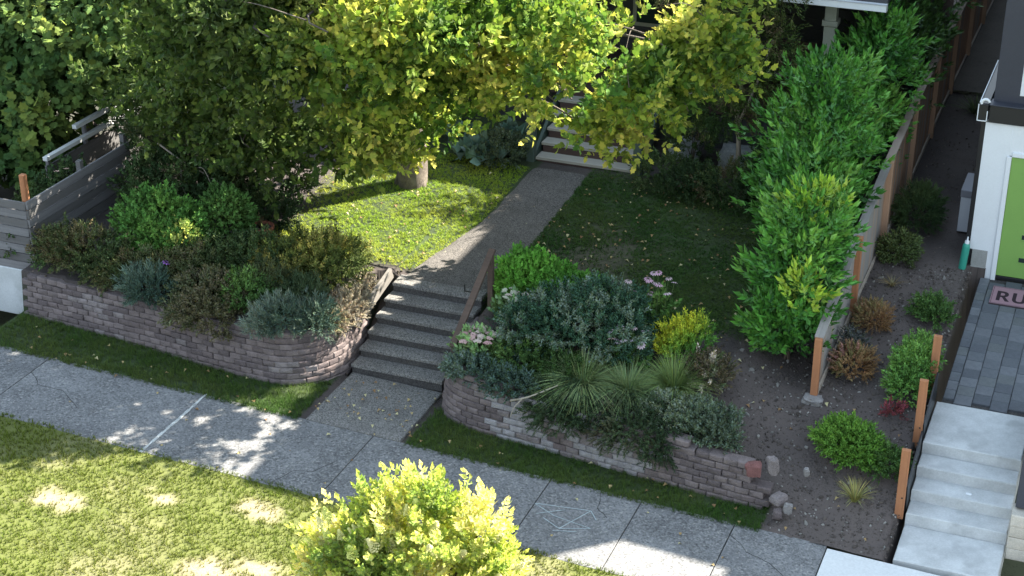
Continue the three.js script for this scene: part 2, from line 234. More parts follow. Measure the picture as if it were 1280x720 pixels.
for (const [x, y, z, w, h, d, m, ry, lab] of [
  [-4.03, 0.44, -18.86, 0.26, 0.26, 0.2, 'blockRed', 0.2, 'broken red block at the crumbled wall end'],
  [-3.8, 0.47, -18.98, 0.2, 0.34, 0.16, 'block3', 0.5, 'upright grey slab beside the broken red block'],
  [-3.66, 0.07, -18.83, 0.26, 0.16, 0.2, 'block3', 0.9, 'flat pale stone leaning on the lowest wall course'],
  [-3.5, 0.02, -18.72, 0.15, 0.2, 0.1, 'rockPale', 0.3, 'small pale stone fallen in front of the wall end'],
  [-3.38, 0.34, -19.2, 0.1, 0.16, 0.09, 'rockPale', 2.0, 'small upright pale stone on the soil behind the wall end'],
  [-3.62, -0.06, -18.66, 0.18, 0.16, 0.14, 'block', 1.8, 'dark broken block fallen at the grass edge']]) {
  const t = thing('broken_block', lab, 'broken block', [x, y, z]); part('chunk', brokenRock(w * 0.82, h * 0.82, d * 0.9), m === 'block' ? M.block[2] : m === 'block3' ? M.block[3] : M[m], t, [0, 0, 0], [R(-0.2, 0.2), ry, R(-0.25, 0.25)]);
}

// ---------------------------------------------------------------- steps, path, handrail
M.path = mineral([0.085, 0.078, 0.073], { fine: 0.7, coarse: 0.3, metres: 1.4, speck: [0.24, 0.21, 0.18], bump: 0.006, stain: [0.06, 0.055, 0.05] });
M.agg = mineral([0.135, 0.13, 0.125], { fine: 0.75, coarse: 0.25, metres: 1.3, speck: [0.3, 0.27, 0.23], bump: 0.006, stain: [0.09, 0.085, 0.08] });
M.aggDark = mineral([0.048, 0.045, 0.044], { fine: 0.5, coarse: 0.3, metres: 1.3, bump: 0.004 });
{
  const st = thing('garden_steps', 'weathered aggregate steps climbing from the pavement between the block walls', 'steps');
  const x0 = -10.56, x1 = -9.02, n = 6;
  for (let i = 0; i < n; i++) {
    const top = 0.05 + (i + 1) * 0.161, zf = -19.88 - i * 0.262, d = i === n - 1 ? 0.34 : 0.34, sh = 0.02 * i;
    const tr = part('step', piece(x1 - x0 - R(0, 0.03), d, 0.055, 0.012, 0.004), M.agg, st, [(x0 + x1) / 2 + sh, top - 0.0275, zf - d / 2 + 0.01], [-Math.PI / 2, 0, 0]); tr.name = numbered('step');
    const rs = part('riser', box(x1 - x0 - 0.05, 0.125, 0.2), M.aggDark, st, [(x0 + x1) / 2 + sh, top - 0.12, zf - 0.105]); rs.name = numbered('riser');
  }
  const ap = struct('path_landing', 'aggregate landing between pavement and garden steps');
  { const w = 1.5; part('landing_slab', piece(w, 1.5, 0.1, 0.01), M.agg, ap, [-9.78, 0.0, -19.12], [-Math.PI / 2, 0.032, 0]); }
  // garden path
  const pos = [], uv = [], idx = []; const N = 60, W = 10;
  for (let j = 0; j <= N; j++) { const z = -21.42 - j / N * 4.55; for (let i = 0; i <= W; i++) { const e = 0.035 * n3(3, i ? 5 : 1, z * 3.1), x = lerp(pathEdgeL(z) + (i === 0 ? e : 0), pathEdgeR(z) + (i === W ? e : 0), i / W); pos.push(x, Y(-9.6, z) + (i === 0 || i === W ? -0.02 : 0.018) + 0.006 * n3(x * 3, 0, z * 3), z); uv.push(x, z); } }
  for (let j = 0; j < N; j++) for (let i = 0; i < W; i++) { const a = j * (W + 1) + i, b = a + W + 1; idx.push(a, a + 1, b, b, a + 1, b + 1); }
  const g = new THREE.BufferGeometry(); g.setAttribute('position', new THREE.Float32BufferAttribute(pos, 3)); g.setAttribute('uv', new THREE.Float32BufferAttribute(uv, 2)); g.setIndex(idx); g.computeVertexNormals();
  const p = shadow(new THREE.Mesh(g, M.path)); p.name = 'garden_path'; p.userData = { kind: 'structure', label: 'aggregate garden path leading to the porch steps' }; scene.add(p);
  // handrail
  M.railWood = wood([0.095, 0.062, 0.047], [0.04, 0.026, 0.02]);
  const hr = thing('handrail', 'brown timber handrail sloping down beside the garden steps', 'handrail');
  const a = V(-8.77, 0.96, -19.65), b = V(-8.74, 1.86, -21.2), L = a.distanceTo(b);
  part('rail_board', piece(0.1, 0.045, L, 0.006), M.railWood, hr, a.clone().add(b).multiplyScalar(0.5).toArray(), [-Math.atan2(b.y - a.y, -(b.z - a.z)) * -1, 0, 0]);
  hr.children[0].rotation.set(Math.atan2(b.y - a.y, Math.abs(b.z - a.z)), 0, 0);
  for (const [y0, y1, z] of [[0.6, 0.97, -19.72], [0.9, 1.8, -21.12]]) part('post', piece(0.085, y1 - y0, 0.085, 0.006), M.railWood, hr, [-8.75, (y0 + y1) / 2, z]);
  M.iron = std([0.03, 0.03, 0.032], 0.5, { metalness: 0.7 });
  part('bracket', merge([box(0.14, 0.015, 0.02, -0.07, 0, 0), box(0.015, 0.12, 0.02, -0.14, 0.05, 0)]), M.iron, hr, [-8.82, 1.4, -20.6]);
  M.greyBoard = wood([0.22, 0.2, 0.18], [0.1, 0.09, 0.08]);
  const eb = thing('edging_board', 'grey weathered board edging the upper steps beside the dry bank', 'edging board');
  const c = V(-10.62, 0.72, -20.22), d = V(-10.52, 1.12, -21.3), L2 = c.distanceTo(d); const m2 = part('board', piece(0.05, 0.2, L2, 0.005), M.greyBoard, eb, c.clone().add(d).multiplyScalar(0.5).toArray()); m2.rotation.set(Math.atan2(d.y - c.y, Math.abs(d.z - c.z)), -0.09, 0);
  part('stake', piece(0.045, 0.4, 0.045, 0.004), M.greyBoard, eb, [-10.67, 0.85, -20.35]);
}

// ---------------------------------------------------------------- timber screen fence and render plinth, left
M.screen = [wood([0.17, 0.165, 0.17], [0.07, 0.068, 0.07]), wood([0.12, 0.115, 0.115], [0.05, 0.048, 0.047])];
M.render = mineral([0.5, 0.52, 0.53], { fine: 0.06, coarse: 0.16, metres: 2, stain: [0.38, 0.4, 0.4], bump: 0.001 });
M.cedarRaw = wood([0.38, 0.165, 0.075], [0.17, 0.065, 0.03], { alongV: true });
{
  const pl = thing('plinth_wall', 'white rendered plinth wall carrying the timber screen fence', 'wall');
  part('plinth', piece(4, 0.85, 0.3, 0.015), M.render, pl, [-18.22, 0.36, -19.95]); part('plinth_return', piece(0.28, 0.62, 3.0, 0.01), M.render, pl, [-16.36, 0.5, -21.6]);
  const f = thing('screen_fence', 'weathered grey horizontal board screen fence on the white plinth', 'fence');
  for (let k = 0; k < 8; k++) {
    const y = 0.85 + k * 0.153;
    const b1 = part('board', piece(3.8, 0.138, 0.03, 0.007), M.screen[k % 2], f, [-18.12, y, -19.84], [-0.08, 0, 0]); b1.name = numbered('board');
    const b2 = part('board', piece(2.9, 0.138, 0.03, 0.007), M.screen[(k + 1) % 2], f, [-16.2, y + 0.01, -21.29], [0, Math.PI / 2, 0]); b2.rotation.order = 'YXZ'; b2.rotation.x = -0.08; b2.name = numbered('board');
  }
  for (const [x, z, h] of [[-16.27, -19.93, 0.3], [-16.27, -21.4, 0], [-16.27, -22.68, 0.02]]) part('post', piece(0.09, 1.45 + h, 0.09, 0.006), h > 0.2 ? M.cedarRaw : M.screen[1], f, [x, 0.73 + (1.45 + h) / 2 - 0.05, z]);
  M.paleWood = wood([0.55, 0.56, 0.55], [0.38, 0.39, 0.39]);
  const rl = thing('deck_railing', 'pale two bar timber railing behind the screen fence under dark leaves', 'railing');
  for (const [y, za, zb] of [[1.9, -21.7, -25.2], [2.17, -22.6, -25.2]]) part('rail', piece(0.09, 0.07, za - zb, 0.006), M.paleWood, rl, [-17.2, y, (za + zb) / 2]);
  for (const z of [-21.85, -22.95, -24.1]) part('post', piece(0.06, 1.35, 0.06, 0.004), M.screen[0], rl, [-17.26, z > -22 ? 1.22 : 1.5, z]);
  const bd = part('deck_skirt', piece(0.03, 0.9, 3.4, 0.003), M.screen[1], rl, [-17.24, 1.3, -23.45]);
}

// ---------------------------------------------------------------- cedar fence, right
M.cedar = [wood([0.5, 0.29, 0.17], [0.27, 0.14, 0.08], { alongV: true }), wood([0.42, 0.26, 0.165], [0.22, 0.13, 0.08], { alongV: true }), wood([0.38, 0.3, 0.24], [0.22, 0.17, 0.14], { alongV: true })];
M.cedarGrey = wood([0.3, 0.28, 0.26], [0.17, 0.155, 0.14], { alongV: true });
M.cedarEdge = wood([0.4, 0.34, 0.28], [0.24, 0.19, 0.15]);
{
  const f = thing('cedar_fence', 'long brown cedar board fence running back between the laurels and the bare soil', 'fence');
  const fy = z => Y(-3.66, z), top = z => itp(-z, [[20.8, 1.5], [23.2, 2.0], [25.6, 2.32], [29, 2.62], [37, 2.9], [44, 3.1]]);
  const gs = {};
  let k = 0;
  for (let z = -20.92; z > -44; z -= 0.146) {
    const y0 = fy(z) + 0.03, y1 = top(z), near = z > -25.4;
    const b = part('board', piece(0.142, y1 - y0, 0.02, 0.003), near ? pick([M.cedarGrey, M.cedarGrey, M.cedar[2]]) : pick(M.cedar), f, [-3.66 + R(-0.002, 0.002), (y0 + y1) / 2, z], [0, Math.PI / 2, 0]); b.name = numbered('fence_board');
  }
  const posts = [-20.82, -23.25, -25.7, -28.1, -30.5, -32.9, -35.3, -37.7, -40.1, -42.5];
  posts.forEach((z, i) => {
    const h = top(z) - fy(z) + (i === 0 ? 0.02 : 0.06); const p = part('post', piece(0.1, h + 0.1, 0.1, 0.006), i < 2 ? M.cedarRaw : M.cedar[1], f, [i ? -3.615 : -3.66, fy(z) + h / 2 - 0.05, z]); p.name = numbered('fence_post');
    if (i + 1 < posts.length) { const z2 = posts[i + 1], L = Math.hypot(z2 - z, top(z2) - top(z)), a = Math.atan2(top(z2) - top(z), z - z2);
      const c = part('cap_rail', piece(0.13, 0.035, L - 0.02, 0.005), i < 2 ? M.cedarGrey : M.cedar[2], f, [-3.66, (top(z) + top(z2)) / 2 + 0.02, (z + z2) / 2], [a, 0, 0]);
      const L2 = Math.hypot(z2 - z, fy(z2) - fy(z)), a2 = Math.atan2(fy(z2) - fy(z), z - z2); part('kick_board', piece(0.03, 0.09, L2 - 0.12, 0.004), M.cedarEdge, f, [-3.625, (fy(z) + fy(z2)) / 2 + 0.05, (z + z2) / 2], [a2, 0, 0]); }
  });
  const ft = thing('post_footing', 'lumpy pale concrete footing round the end post of the cedar fence', 'footing', [-3.66, Y(-3.66, -20.8) + 0.0, -20.74]); part('concrete_lump', brokenRock(0.3, 0.14, 0.24), M.rockPale, ft);
}

// ---------------------------------------------------------------- new house on the right
M.white = mineral([0.7, 0.72, 0.74], { fine: 0.02, coarse: 0.04, metres: 2, bump: 0.0004, rough: 0.6 });
M.navy = mineral([0.035, 0.038, 0.052], { fine: 0.05, coarse: 0.12, metres: 2, bump: 0.0006, rough: 0.55 });
M.black = std([0.012, 0.012, 0.014], 0.4);
M.green = mineral([0.2, 0.36, 0.085], { fine: 0.02, coarse: 0.05, metres: 1.5, bump: 0.0003, rough: 0.45 });
M.glass = std([0.02, 0.035, 0.03], 0.08);
M.pier = mineral([0.3, 0.3, 0.285], { fine: 0.12, coarse: 0.15, metres: 0.9, bump: 0.001 });
M.roofing = std([0.06, 0.06, 0.065], 0.9);
M.beige = [[0.42, 0.38, 0.32], [0.47, 0.43, 0.37]].map(c => mineral(c, { fine: 0.15, coarse: 0.2, metres: 0.8, bump: 0.003 }));
{
  const h = thing('new_house', 'modern dark house with white entry wall and lime green slotted door', 'house', [-2.2, 0.7, -25.45]);
  const P = (n, w, hh, d, m, x, y, z, c = 0.004) => { const o = part(n, piece(w, hh, d, c), m, h, [x + w / 2 + 2.2 - 2.2, y + hh / 2 - 0.7, z + 25.45 - d / 2]); o.position.x = x + 2.2 + w / 2; return o; };
  P('wall', 3.9, 9.3, 34, M.navy, -2.14, 0.95, -25.6);              // body, left half
  P('wall', 6, 8.3, 33, M.navy, 1.77, 0.7, -25.62);                    // body, right half
  P('roof', 4.33, 0.3, 36, M.roofing, -2.4, 10.0, -24.45);
  P('shade_block', 2.33, 1.35, 1.2, M.navy, -0.4, 8.65, -24.43);  // unseen block added to bound the sunlit pavement patch on its left
  P('shade_block', 3.4, 1.6, 1.2, M.navy, 4.6, 8.96, -24.4);  // unseen block added to shade the pavement right of the sunlit patch
  P('roof', 6.2, 0.2, 13.2, M.roofing, 1.95, 8.8, -24.4);
  P('wall', 6, 5.0, 1.18, M.navy, -0.4, 3.65, -24.42);                 // upper storey jettied over the porch
  P('wall', 4.2, 3.05, 0.16, M.navy, -0.2, 0.6, -25.44);
  P('entry_wall', 0.42, 2.16, 0.14, M.white, -2.2, 1.18, -25.45);
  P('entry_wall', 0.13, 0.48, 0.14, M.white, -1.91, 0.7, -25.45);
  P('entry_header', 1.62, 0.5, 0.14, M.white, -1.78, 2.84, -25.45);
  P('foundation_pier', 0.24, 0.49, 0.16, M.pier, -2.15, 0.69, -25.44);
  P('corner_board', 0.07, 2.7, 0.14, M.black, -2.272, 0.75, -25.455);
  P('side_cladding', 0.05, 2.5, 33, M.navy, -2.19, 0.85, -25.6);
  for (const [n, w, hh, x, y] of [['door_frame', 0.075, 2.13, -1.815, 0.7], ['door_frame', 0.075, 2.13, -0.72, 0.7], ['door_frame', 1.02, 0.075, -1.74, 2.83]]) P(n, w, hh, 0.03, M.white, x, y, -25.42, 0.008);
  P('threshold', 1.0, 0.06, 0.12, M.black, -1.74, 0.72, -25.44);
  const door = P('door', 1.02, 2.04, 0.06, M.green, -1.74, 0.785, -25.46);
  for (let k = 0; k < 5; k++) { const s = part('slot_window', piece(0.62, 0.075, 0.012, 0.004), M.glass, door, [0.12, -0.7 + k * 0.395, 0.034]); s.name = numbered('slot_window'); const tr = part('slot_trim', piece(0.65, 0.016, 0.02, 0.003), M.green, door, [0.12, -0.7 + k * 0.395 - 0.05, 0.034]); tr.name = numbered('slot_trim'); }
  P('door_handle', 0.03, 0.35, 0.05, M.black, -0.86, 1.6, -25.4);
  P('band', 5, 0.27, 0.26, M.black, -2.16, 3.36, -25.4);
  P('band_flashing', 5, 0.018, 0.3, M.navy, -2.17, 3.635, -25.38);
  P('side_gutter', 0.13, 0.12, 30, M.black, -2.32, 3.52, -25.45);
  { const o = P('gutter_end', 0.15, 0.27, 0.02, M.black, -2.34, 3.36, -25.42); for (const [w, hh, x, y] of [[0.014, 0.27, -0.07, 0], [0.014, 0.17, 0.07, -0.05], [0.15, 0.014, 0, -0.13]]) { const e = part('edge_strip', piece(w, hh, 0.014, 0.002), M.white, o, [x, y, 0.016]); e.name = numbered('edge_strip'); } }
  P('gutter_lip', 0.014, 0.02, 2.2, M.white, -2.33, 3.64, -25.45);
  { const d = new THREE.TorusGeometry(0.06, 0.022, 8, 14, Math.PI); const e = part('downpipe_elbow', d, M.white, h, [-0.03, 2.98, 0.1], [0, 0, Math.PI / 2 * 0.2]); e.name = 'downpipe_elbow'; }
  const w = P('window', 1.3, 1.5, 0.05, M.white, -1.76, 3.78, -25.58); part('pane', piece(1.14, 1.34, 0.02, 0.003), M.glass, w, [0, 0, 0.022]);
  // porch paving
  M.paver = [[0.1, 0.108, 0.12], [0.125, 0.132, 0.145], [0.085, 0.092, 0.105], [0.11, 0.118, 0.122]].map(c => mineral(c, { fine: 0.14, coarse: 0.3, metres: 0.9, bump: 0.0015 }));
  const pv = struct('paver_path', 'blue grey concrete paver path to the green door');
  const py = z => lerp(0.49, 0.735, (-21.55 - z) / 3.9), sl = Math.atan((0.735 - 0.49) / 3.9);
  const geos = Array.from({ length: 5 }, () => piece(0.243, 0.243, 0.06, 0.008, 0.0015)), edge = Array.from({ length: 3 }, () => piece(0.15, 0.243, 0.06, 0.008, 0.0015));
  part('paver_bed', box(2.7, 0.06, 3.95), M.aggDark, pv, [-0.62, py(-23.5) - 0.066, -23.5], [sl, 0, 0]).name = 'paver_bed';
  for (let i = -1; i < 10; i++) for (let j = 0; j < 16; j++) {
    const z = -21.67 - j * 0.25 - (i % 2 ? 0.1 : 0), x = i < 0 ? -1.885 : -1.68 + i * 0.25; if (z < -25.38) continue;
    const b = part('paver', i < 0 ? pick(edge) : pick(geos), pick(M.paver), pv, [x, py(z) - 0.03 + R(-0.003, 0.003), z], [-Math.PI / 2 + sl, 0, 0]); b.name = numbered('paver');
  }
  // concrete steps
  M.stepNew = mineral([0.47, 0.48, 0.48], { fine: 0.07, coarse: 0.26, metres: 1.9, stain: [0.31, 0.315, 0.315], bump: 0.001 });
  const st = thing('concrete_steps', 'pale new concrete steps rising from the pavement to the paver path', 'steps');
  const X0 = -2.03, X1 = -0.72, W = X1 - X0;
  const S = (n, top, zf, d) => { const o = part(n, piece(W, d, 0.6, 0.012), M.stepNew, st, [(X0 + X1) / 2, top - 0.3, zf - d / 2], [-Math.PI / 2, 0, 0]); o.name = numbered(n); };
  S('landing', -0.215, -18.43, 0.86);
  for (let k = 0; k < 3; k++) S('step', -0.04 + k * 0.173, -19.29 - k * 0.34, 0.36);
  S('landing', 0.48, -20.33, 1.2);
  { const t = thing('paper_scrap', 'tiny white paper scrap on the concrete step', 'litter', [-1.3, 0.139, -19.78]); part('scrap', brokenRock(0.08, 0.012, 0.05), M.white, t); }
  // block wall with dark panel beside the steps
  const bw = thing('block_planter_wall', 'beige block wall with dark slate panel above beside the concrete steps', 'wall');
  for (let k = 0; k < 4; k++) for (let i = 0; i < 5; i++) { const b = part('block', piece(0.445, 0.165, 0.3, 0.012, 0.004), pick(M.beige), bw, [-0.475 + i * 0.45 + (k % 2 ? 0.0 : 0.004), -0.22 + k * 0.17, -19.25], [0, 0, 0]); b.name = numbered('block'); }
  part('dark_panel', piece(2.4, 0.85, 0.1, 0.006), M.navy, bw, [0.53, 0.83, -19.3]);
  part('panel_return', piece(0.1, 0.85, 2.2, 0.006), M.navy, bw, [-0.62, 0.83, -20.45]);
  // doormat
  const mt = thing('doormat', 'dusty pink doormat with large black letters at the green door', 'doormat', [-1.26, py(-24.86) + 0.01, -24.86]);
  const cv = document.createElement('canvas'); cv.width = 512; cv.height = 320; const c = cv.getContext('2d');
  c.fillStyle = '#94757d'; c.fillRect(0, 0, 512, 320); for (let i = 0; i < 5000; i++) { c.fillStyle = rnd() < 0.5 ? 'rgba(80,55,62,0.25)' : 'rgba(200,170,176,0.2)'; c.fillRect(rnd() * 512, rnd() * 320, 3, 2); }
  c.strokeStyle = '#5d444c'; c.lineWidth = 6; c.strokeRect(10, 10, 492, 300);
  c.fillStyle = '#2a1c24'; c.textAlign = 'center'; c.textBaseline = 'middle'; c.font = 'bold 250px sans-serif'; c.save(); c.translate(256, 172); c.scale(0.86, 1); c.fillText('RUN', 0, 0); c.restore();
  const ct = new THREE.CanvasTexture(cv); ct.colorSpace = THREE.SRGBColorSpace;
  part('mat_base', piece(0.93, 0.58, 0.02, 0.004), std([0.05, 0.035, 0.04], 1), mt, [0, 0, 0], [-Math.PI / 2 + sl, 0, 0]);
  const pg = new THREE.PlaneGeometry(0.92, 0.57); part('mat_print', pg, std(null, 1, { map: ct }), mt, [0, 0.014, 0], [-Math.PI / 2 + sl, 0, 0]);
  // things along the side wall
  M.steel = std([0.42, 0.44, 0.48], 0.5); M.steelDark = std([0.16, 0.165, 0.19], 0.6);
  const ac = thing('heat_pump', 'white heat pump unit with grey lid beside the black house corner', 'heat pump', [-2.41, 0.86, -27.0]);
  part('casing', piece(0.26, 0.62, 0.8, 0.012), M.steel, ac, [0, 0.4, 0]); part('lid', piece(0.28, 0.13, 0.82, 0.01), M.steelDark, ac, [0, 0.78, 0]); for (const z of [-0.3, 0.3]) part('foot', piece(0.28, 0.1, 0.06, 0.005), M.black, ac, [0, 0.05, z]);
  const ub = thing('utility_box', 'tall grey utility cabinet with white sloped hood on the side wall', 'utility cabinet', [-2.34, 1.3, -28.6]);
  part('cabinet', piece(0.2, 0.95, 0.6, 0.01), M.steelDark, ub, [0, 0.45, 0]); part('hood', piece(0.22, 0.05, 0.64, 0.01), M.white, ub, [0, 0.98, 0], [0, 0, 0.35]);
  const tq = thing('teal_cylinder', 'teal green cylinder with white cap leaning at the house corner', 'cylinder', [-2.26, Y(-2.26, -25.4), -25.3]);
  M.teal = std([0.035, 0.3, 0.22], 0.45);
  { const g = new THREE.LatheGeometry([[0, 0], [0.05, 0], [0.06, 0.015], [0.06, 0.4], [0.05, 0.44], [0.035, 0.46]].map(p => new THREE.Vector2(...p)), 16); part('body', g, M.teal, tq, [0, 0, 0], [0, 0, -0.06]); const cp = new THREE.LatheGeometry([[0.037, 0.455], [0.037, 0.5], [0.015, 0.505], [0.012, 0.57], [0, 0.57]].map(p => new THREE.Vector2(...p)), 12); part('cap', cp, M.white, tq, [0, 0, 0], [0, 0, -0.06]); }
  // cedar posts stepping down beside the stairs, dark edging between
  const tallest = [['nearest the pavement', -19.28, -0.1], ['half way up the concrete steps', -20.4, 0.36], ['beside the paver path', -21.5, 0.5]];
  for (const [w2, z, y] of tallest) { const t = thing('cedar_post', 'orange cedar post ' + w2, 'post', [-2.12, y, z]); part('shaft', piece(0.115, 1.06, 0.06, 0.008), M.cedarRaw, t, [0, 0.5, 0], [0, R(-0.1, 0.1), 0]); part('bolt', new THREE.SphereGeometry(0.012, 8, 6), M.iron, t, [0.02, 0.3, 0.032]); }
  const ed = thing('steel_edging', 'dark narrow steel edging between the cedar posts and the concrete steps', 'edging');
  for (const [z0, z1, y] of [[-19.32, -20.38, 0.28], [-20.42, -21.5, 0.62]]) part('edging_plate', piece(0.02, 0.5, z0 - z1, 0.003), M.black, ed, [-2.055, y, (z0 + z1) / 2], [0.28, 0, 0]);
}

// ---------------------------------------------------------------- old house with porch behind the garden
M.charcoal = mineral([0.04, 0.042, 0.046], { fine: 0.08, coarse: 0.15, metres: 2, bump: 0.0008, rough: 0.8 });
M.sage = mineral([0.3, 0.31, 0.25], { fine: 0.05, coarse: 0.1, metres: 1.2, bump: 0.0006, rough: 0.7 });
M.cream = wood([0.33, 0.31, 0.27], [0.22, 0.2, 0.17]);
M.darkGreen = mineral([0.05, 0.075, 0.06], { fine: 0.08, coarse: 0.1, metres: 1, bump: 0.0006, rough: 0.7 });
M.brown = wood([0.06, 0.035, 0.03], [0.03, 0.018, 0.016]);
{
  const h = thing('old_house', 'dark clad old house with deep shaded porch behind the garden trees', 'house', [-9, 1.3, -30.6]);
  const P = (n, w, hh, d, m, x, y, z) => part(n, piece(w, hh, d, 0.005), m, h, [x + w / 2 + 9, y + hh / 2 - 1.3, z - d / 2 + 30.6]);
  P('wall', 9.6, 4.6, 8, M.charcoal, -14, 1.2, -30.6);
  for (let k = 0; k < 14; k++) P('siding_board', 9.6, 0.2, 0.02, M.charcoal, -14, 2.1 + k * 0.21, -30.575).name = numbered('siding_board');
  P('porch_floor', 9.4, 0.12, 2.7, M.brown, -13.9, 2.0, -27.85); P('porch_skirt', 9.3, 0.8, 0.05, M.charcoal, -13.85, 1.2, -27.95);
  P('porch_roof', 9.9, 0.2, 3.4, M.roofing, -14.1, 4.45, -27.5);
  const gu = P('gutter', 9.9, 0.13, 0.13, M.white, -14.1, 4.32, -27.42); part('gutter_lip', piece(9.9, 0.018, 0.02, 0.003), M.steel, gu, [0, 0.06, 0.07]);
  for (const x of [-13.3, -10.6, -7.6, -5.22]) { const p = P('porch_post', 0.2, 2.3, 0.2, M.sage, x - 0.1, 2.1, -27.95); part('post_collar', piece(0.27, 0.1, 0.27, 0.01), M.sage, p, [0, 0.62, 0]); }
  const w = P('window', 1.5, 1.4, 0.06, M.sage, -9.6, 2.6, -30.56); part('pane', piece(1.34, 1.24, 0.02, 0.003), M.glass, w, [0, 0, 0.03]);
  P('front_door', 1.0, 2.1, 0.06, M.brown, -11.9, 2.12, -30.56);
  P('roof', 10.4, 0.3, 9, M.roofing, -14.4, 5.85, -30.2);
  const s = thing('porch_steps', 'cream treaded porch steps with dark brown risers between green newel posts', 'steps', [-9.08, 1.2, -26.3]);
  for (let k = 0; k < 5; k++) { const t = part('tread', piece(1.86, 0.3, 0.05, 0.006), M.cream, s, [0, 0.09 + k * 0.178, -0.16 - k * 0.29], [-Math.PI / 2, 0, 0]); t.name = numbered('tread'); const r = part('riser', piece(1.8, 0.16, 0.03, 0.003), M.brown, s, [0, 0.15 + k * 0.178, -0.31 - k * 0.29]); r.name = numbered('riser'); }
  part('riser', piece(1.8, 0.09, 0.03, 0.003), M.brown, s, [0, 0.02, -0.04]).name = numbered('riser');
  for (const x of [-1.02, 1.0]) { const p = part('newel_post', piece(0.15, 1.1, 0.15, 0.01), M.darkGreen, s, [x, 0.5, -0.02]); p.name = numbered('newel_post'); part('post_cap', piece(0.19, 0.04, 0.19, 0.008), M.darkGreen, p, [0, 0.57, 0]); const st = part('stringer', piece(0.06, 0.26, 1.7, 0.006), M.darkGreen, s, [x * 0.97, 0.42, -0.8], [0.55, 0, 0]); st.name = numbered('stringer'); }
  const b = thing('porch_bench', 'dark bench with pale seat pad on the shaded porch', 'bench', [-6.1, 2.12, -29.0]);
  part('seat', piece(0.9, 0.07, 0.42, 0.01), M.sage, b, [0, 0.42, 0]); part('backrest', piece(0.9, 0.5, 0.05, 0.01), M.brown, b, [0, 0.72, -0.2], [-0.12, 0, 0]); for (const x of [-0.4, 0.4]) for (const z of [-0.17, 0.17]) part('leg', piece(0.05, 0.4, 0.05, 0.004), M.brown, b, [x, 0.2, z]).name = numbered('leg');
  for (const [x, z, w2, h2, d2, lab] of [[-6.5, -27.25, 0.75, 0.5, 0.5, 'bluish grey boulder beside the maple trunk'], [-5.95, -27.5, 0.55, 0.35, 0.45, 'smaller grey boulder behind the laurel'], [-7.5, -27.35, 0.6, 0.42, 0.4, 'pale blue grey boulder right beside the porch steps']]) { const t = thing('boulder', lab, 'boulder', [x, Y(x, z) + h2 * 0.3, z]); part('stone', brokenRock(w2, h2, d2), M.rockBlue, t); }
  // neighbour on the left
  const nh = thing('neighbour_house', 'dark blue house glimpsed through leaves beyond the screen fence', 'house', [-27, 0.8, -32]);
  part('wall', piece(8, 5, 7, 0.01), M.navy, nh, [0, 2.5, 0]); part('roof', piece(8.8, 0.3, 7.8, 0.02), M.roofing, nh, [0, 5.1, 0]); const wn = part('window', piece(1.4, 1.3, 0.08, 0.01), M.white, nh, [2.2, 2.6, 3.52]); part('pane', piece(1.24, 1.14, 0.03, 0.004), M.glass, wn, [0, 0, 0.04]);
}
// ---------------------------------------------------------------- foliage tools
function leafTris(len, w, fold, curl) { const s0 = [0, 0, 0], s1 = [0, len * 0.5, curl * 0.3], s2 = [0, len, -curl], l = [-w / 2, len * 0.45, fold], r = [w / 2, len * 0.45, fold]; return [s0, r, s1, s1, r, s2, s0, s1, l, s1, s2, l]; }
function lobedTris(len, w, fold, curl) { // broad lobed leaf
  const o = [[0, 0], [0.3, 0.06], [0.5, 0.34], [0.34, 0.45], [0.45, 0.7], [0.2, 0.76], [0, 1]], t = [], c = [0, 0.45];
  const P = (q, s) => [s * q[0] * w, q[1] * len, fold * Math.abs(q[0]) * 2 - curl * q[1] * q[1]];
  for (const s of [1, -1]) for (let i = 0; i + 1 < o.length; i++) { const A = P(c, s), B = P(o[i], s), C = P(o[i + 1], s); t.push(...(s > 0 ? [A, B, C] : [A, C, B])); }
  return t;
}
// a twig of leaves round +y
function sprig({ n = 7, len = 0.1, w = 0.05, stem = 0.2, a0 = 1.3, a1 = 0.4, lobed = false, fold = 0.012, curl = 0.02, jit = 0.25, tint = 0.25, tip = 0 }) {
  const pos = [], col = [], q = new THREE.Quaternion(), e = new THREE.Euler(), v = V();
  for (let i = 0; i < n; i++) {
    const t = n > 1 ? i / (n - 1) : 1, L = len * R(0.75, 1.2), tr = (lobed ? lobedTris : leafTris)(L, w * R(0.8, 1.2), fold, curl * R(0, 2));
    e.set(lerp(a0, a1, t) + R(-jit, jit), i * 2.4 + R(-jit, jit), R(-0.5, 0.5), 'YXZ'); q.setFromEuler(e);
    const k = 1 + R(-tint, tint), c = [k * (1 + R(-0.12, 0.18) + tip * t), k * (1 + tip * t * 0.7), k * R(0.7, 1.2)];
    for (const p of tr) { v.set(...p).applyQuaternion(q); pos.push(v.x, v.y + t * stem, v.z); col.push(...c); }
  }
  const g = new THREE.BufferGeometry(); g.setAttribute('position', new THREE.Float32BufferAttribute(pos, 3)); g.setAttribute('color', new THREE.Float32BufferAttribute(col, 3)); g.computeVertexNormals(); return g;
}
const leafMat = (through = 0.35, rough = 0.9) => new THREE.MeshPhysicalMaterial({ vertexColors: true, side: THREE.DoubleSide, roughness: rough, transmission: through, thickness: 0, specularIntensity: rough < 0.6 ? 0.8 : 0.3 });
M.leaf = leafMat(0.3); M.leafThin = leafMat(0.45, 0.95); M.leafBush = leafMat(0.6, 0.95); M.leafMatt = leafMat(0, 0.75); M.leafGloss = leafMat(0, 0.42);
const UP = V(0, 1, 0), _m = new THREE.Matrix4(), _q = new THREE.Quaternion(), _q2 = new THREE.Quaternion();
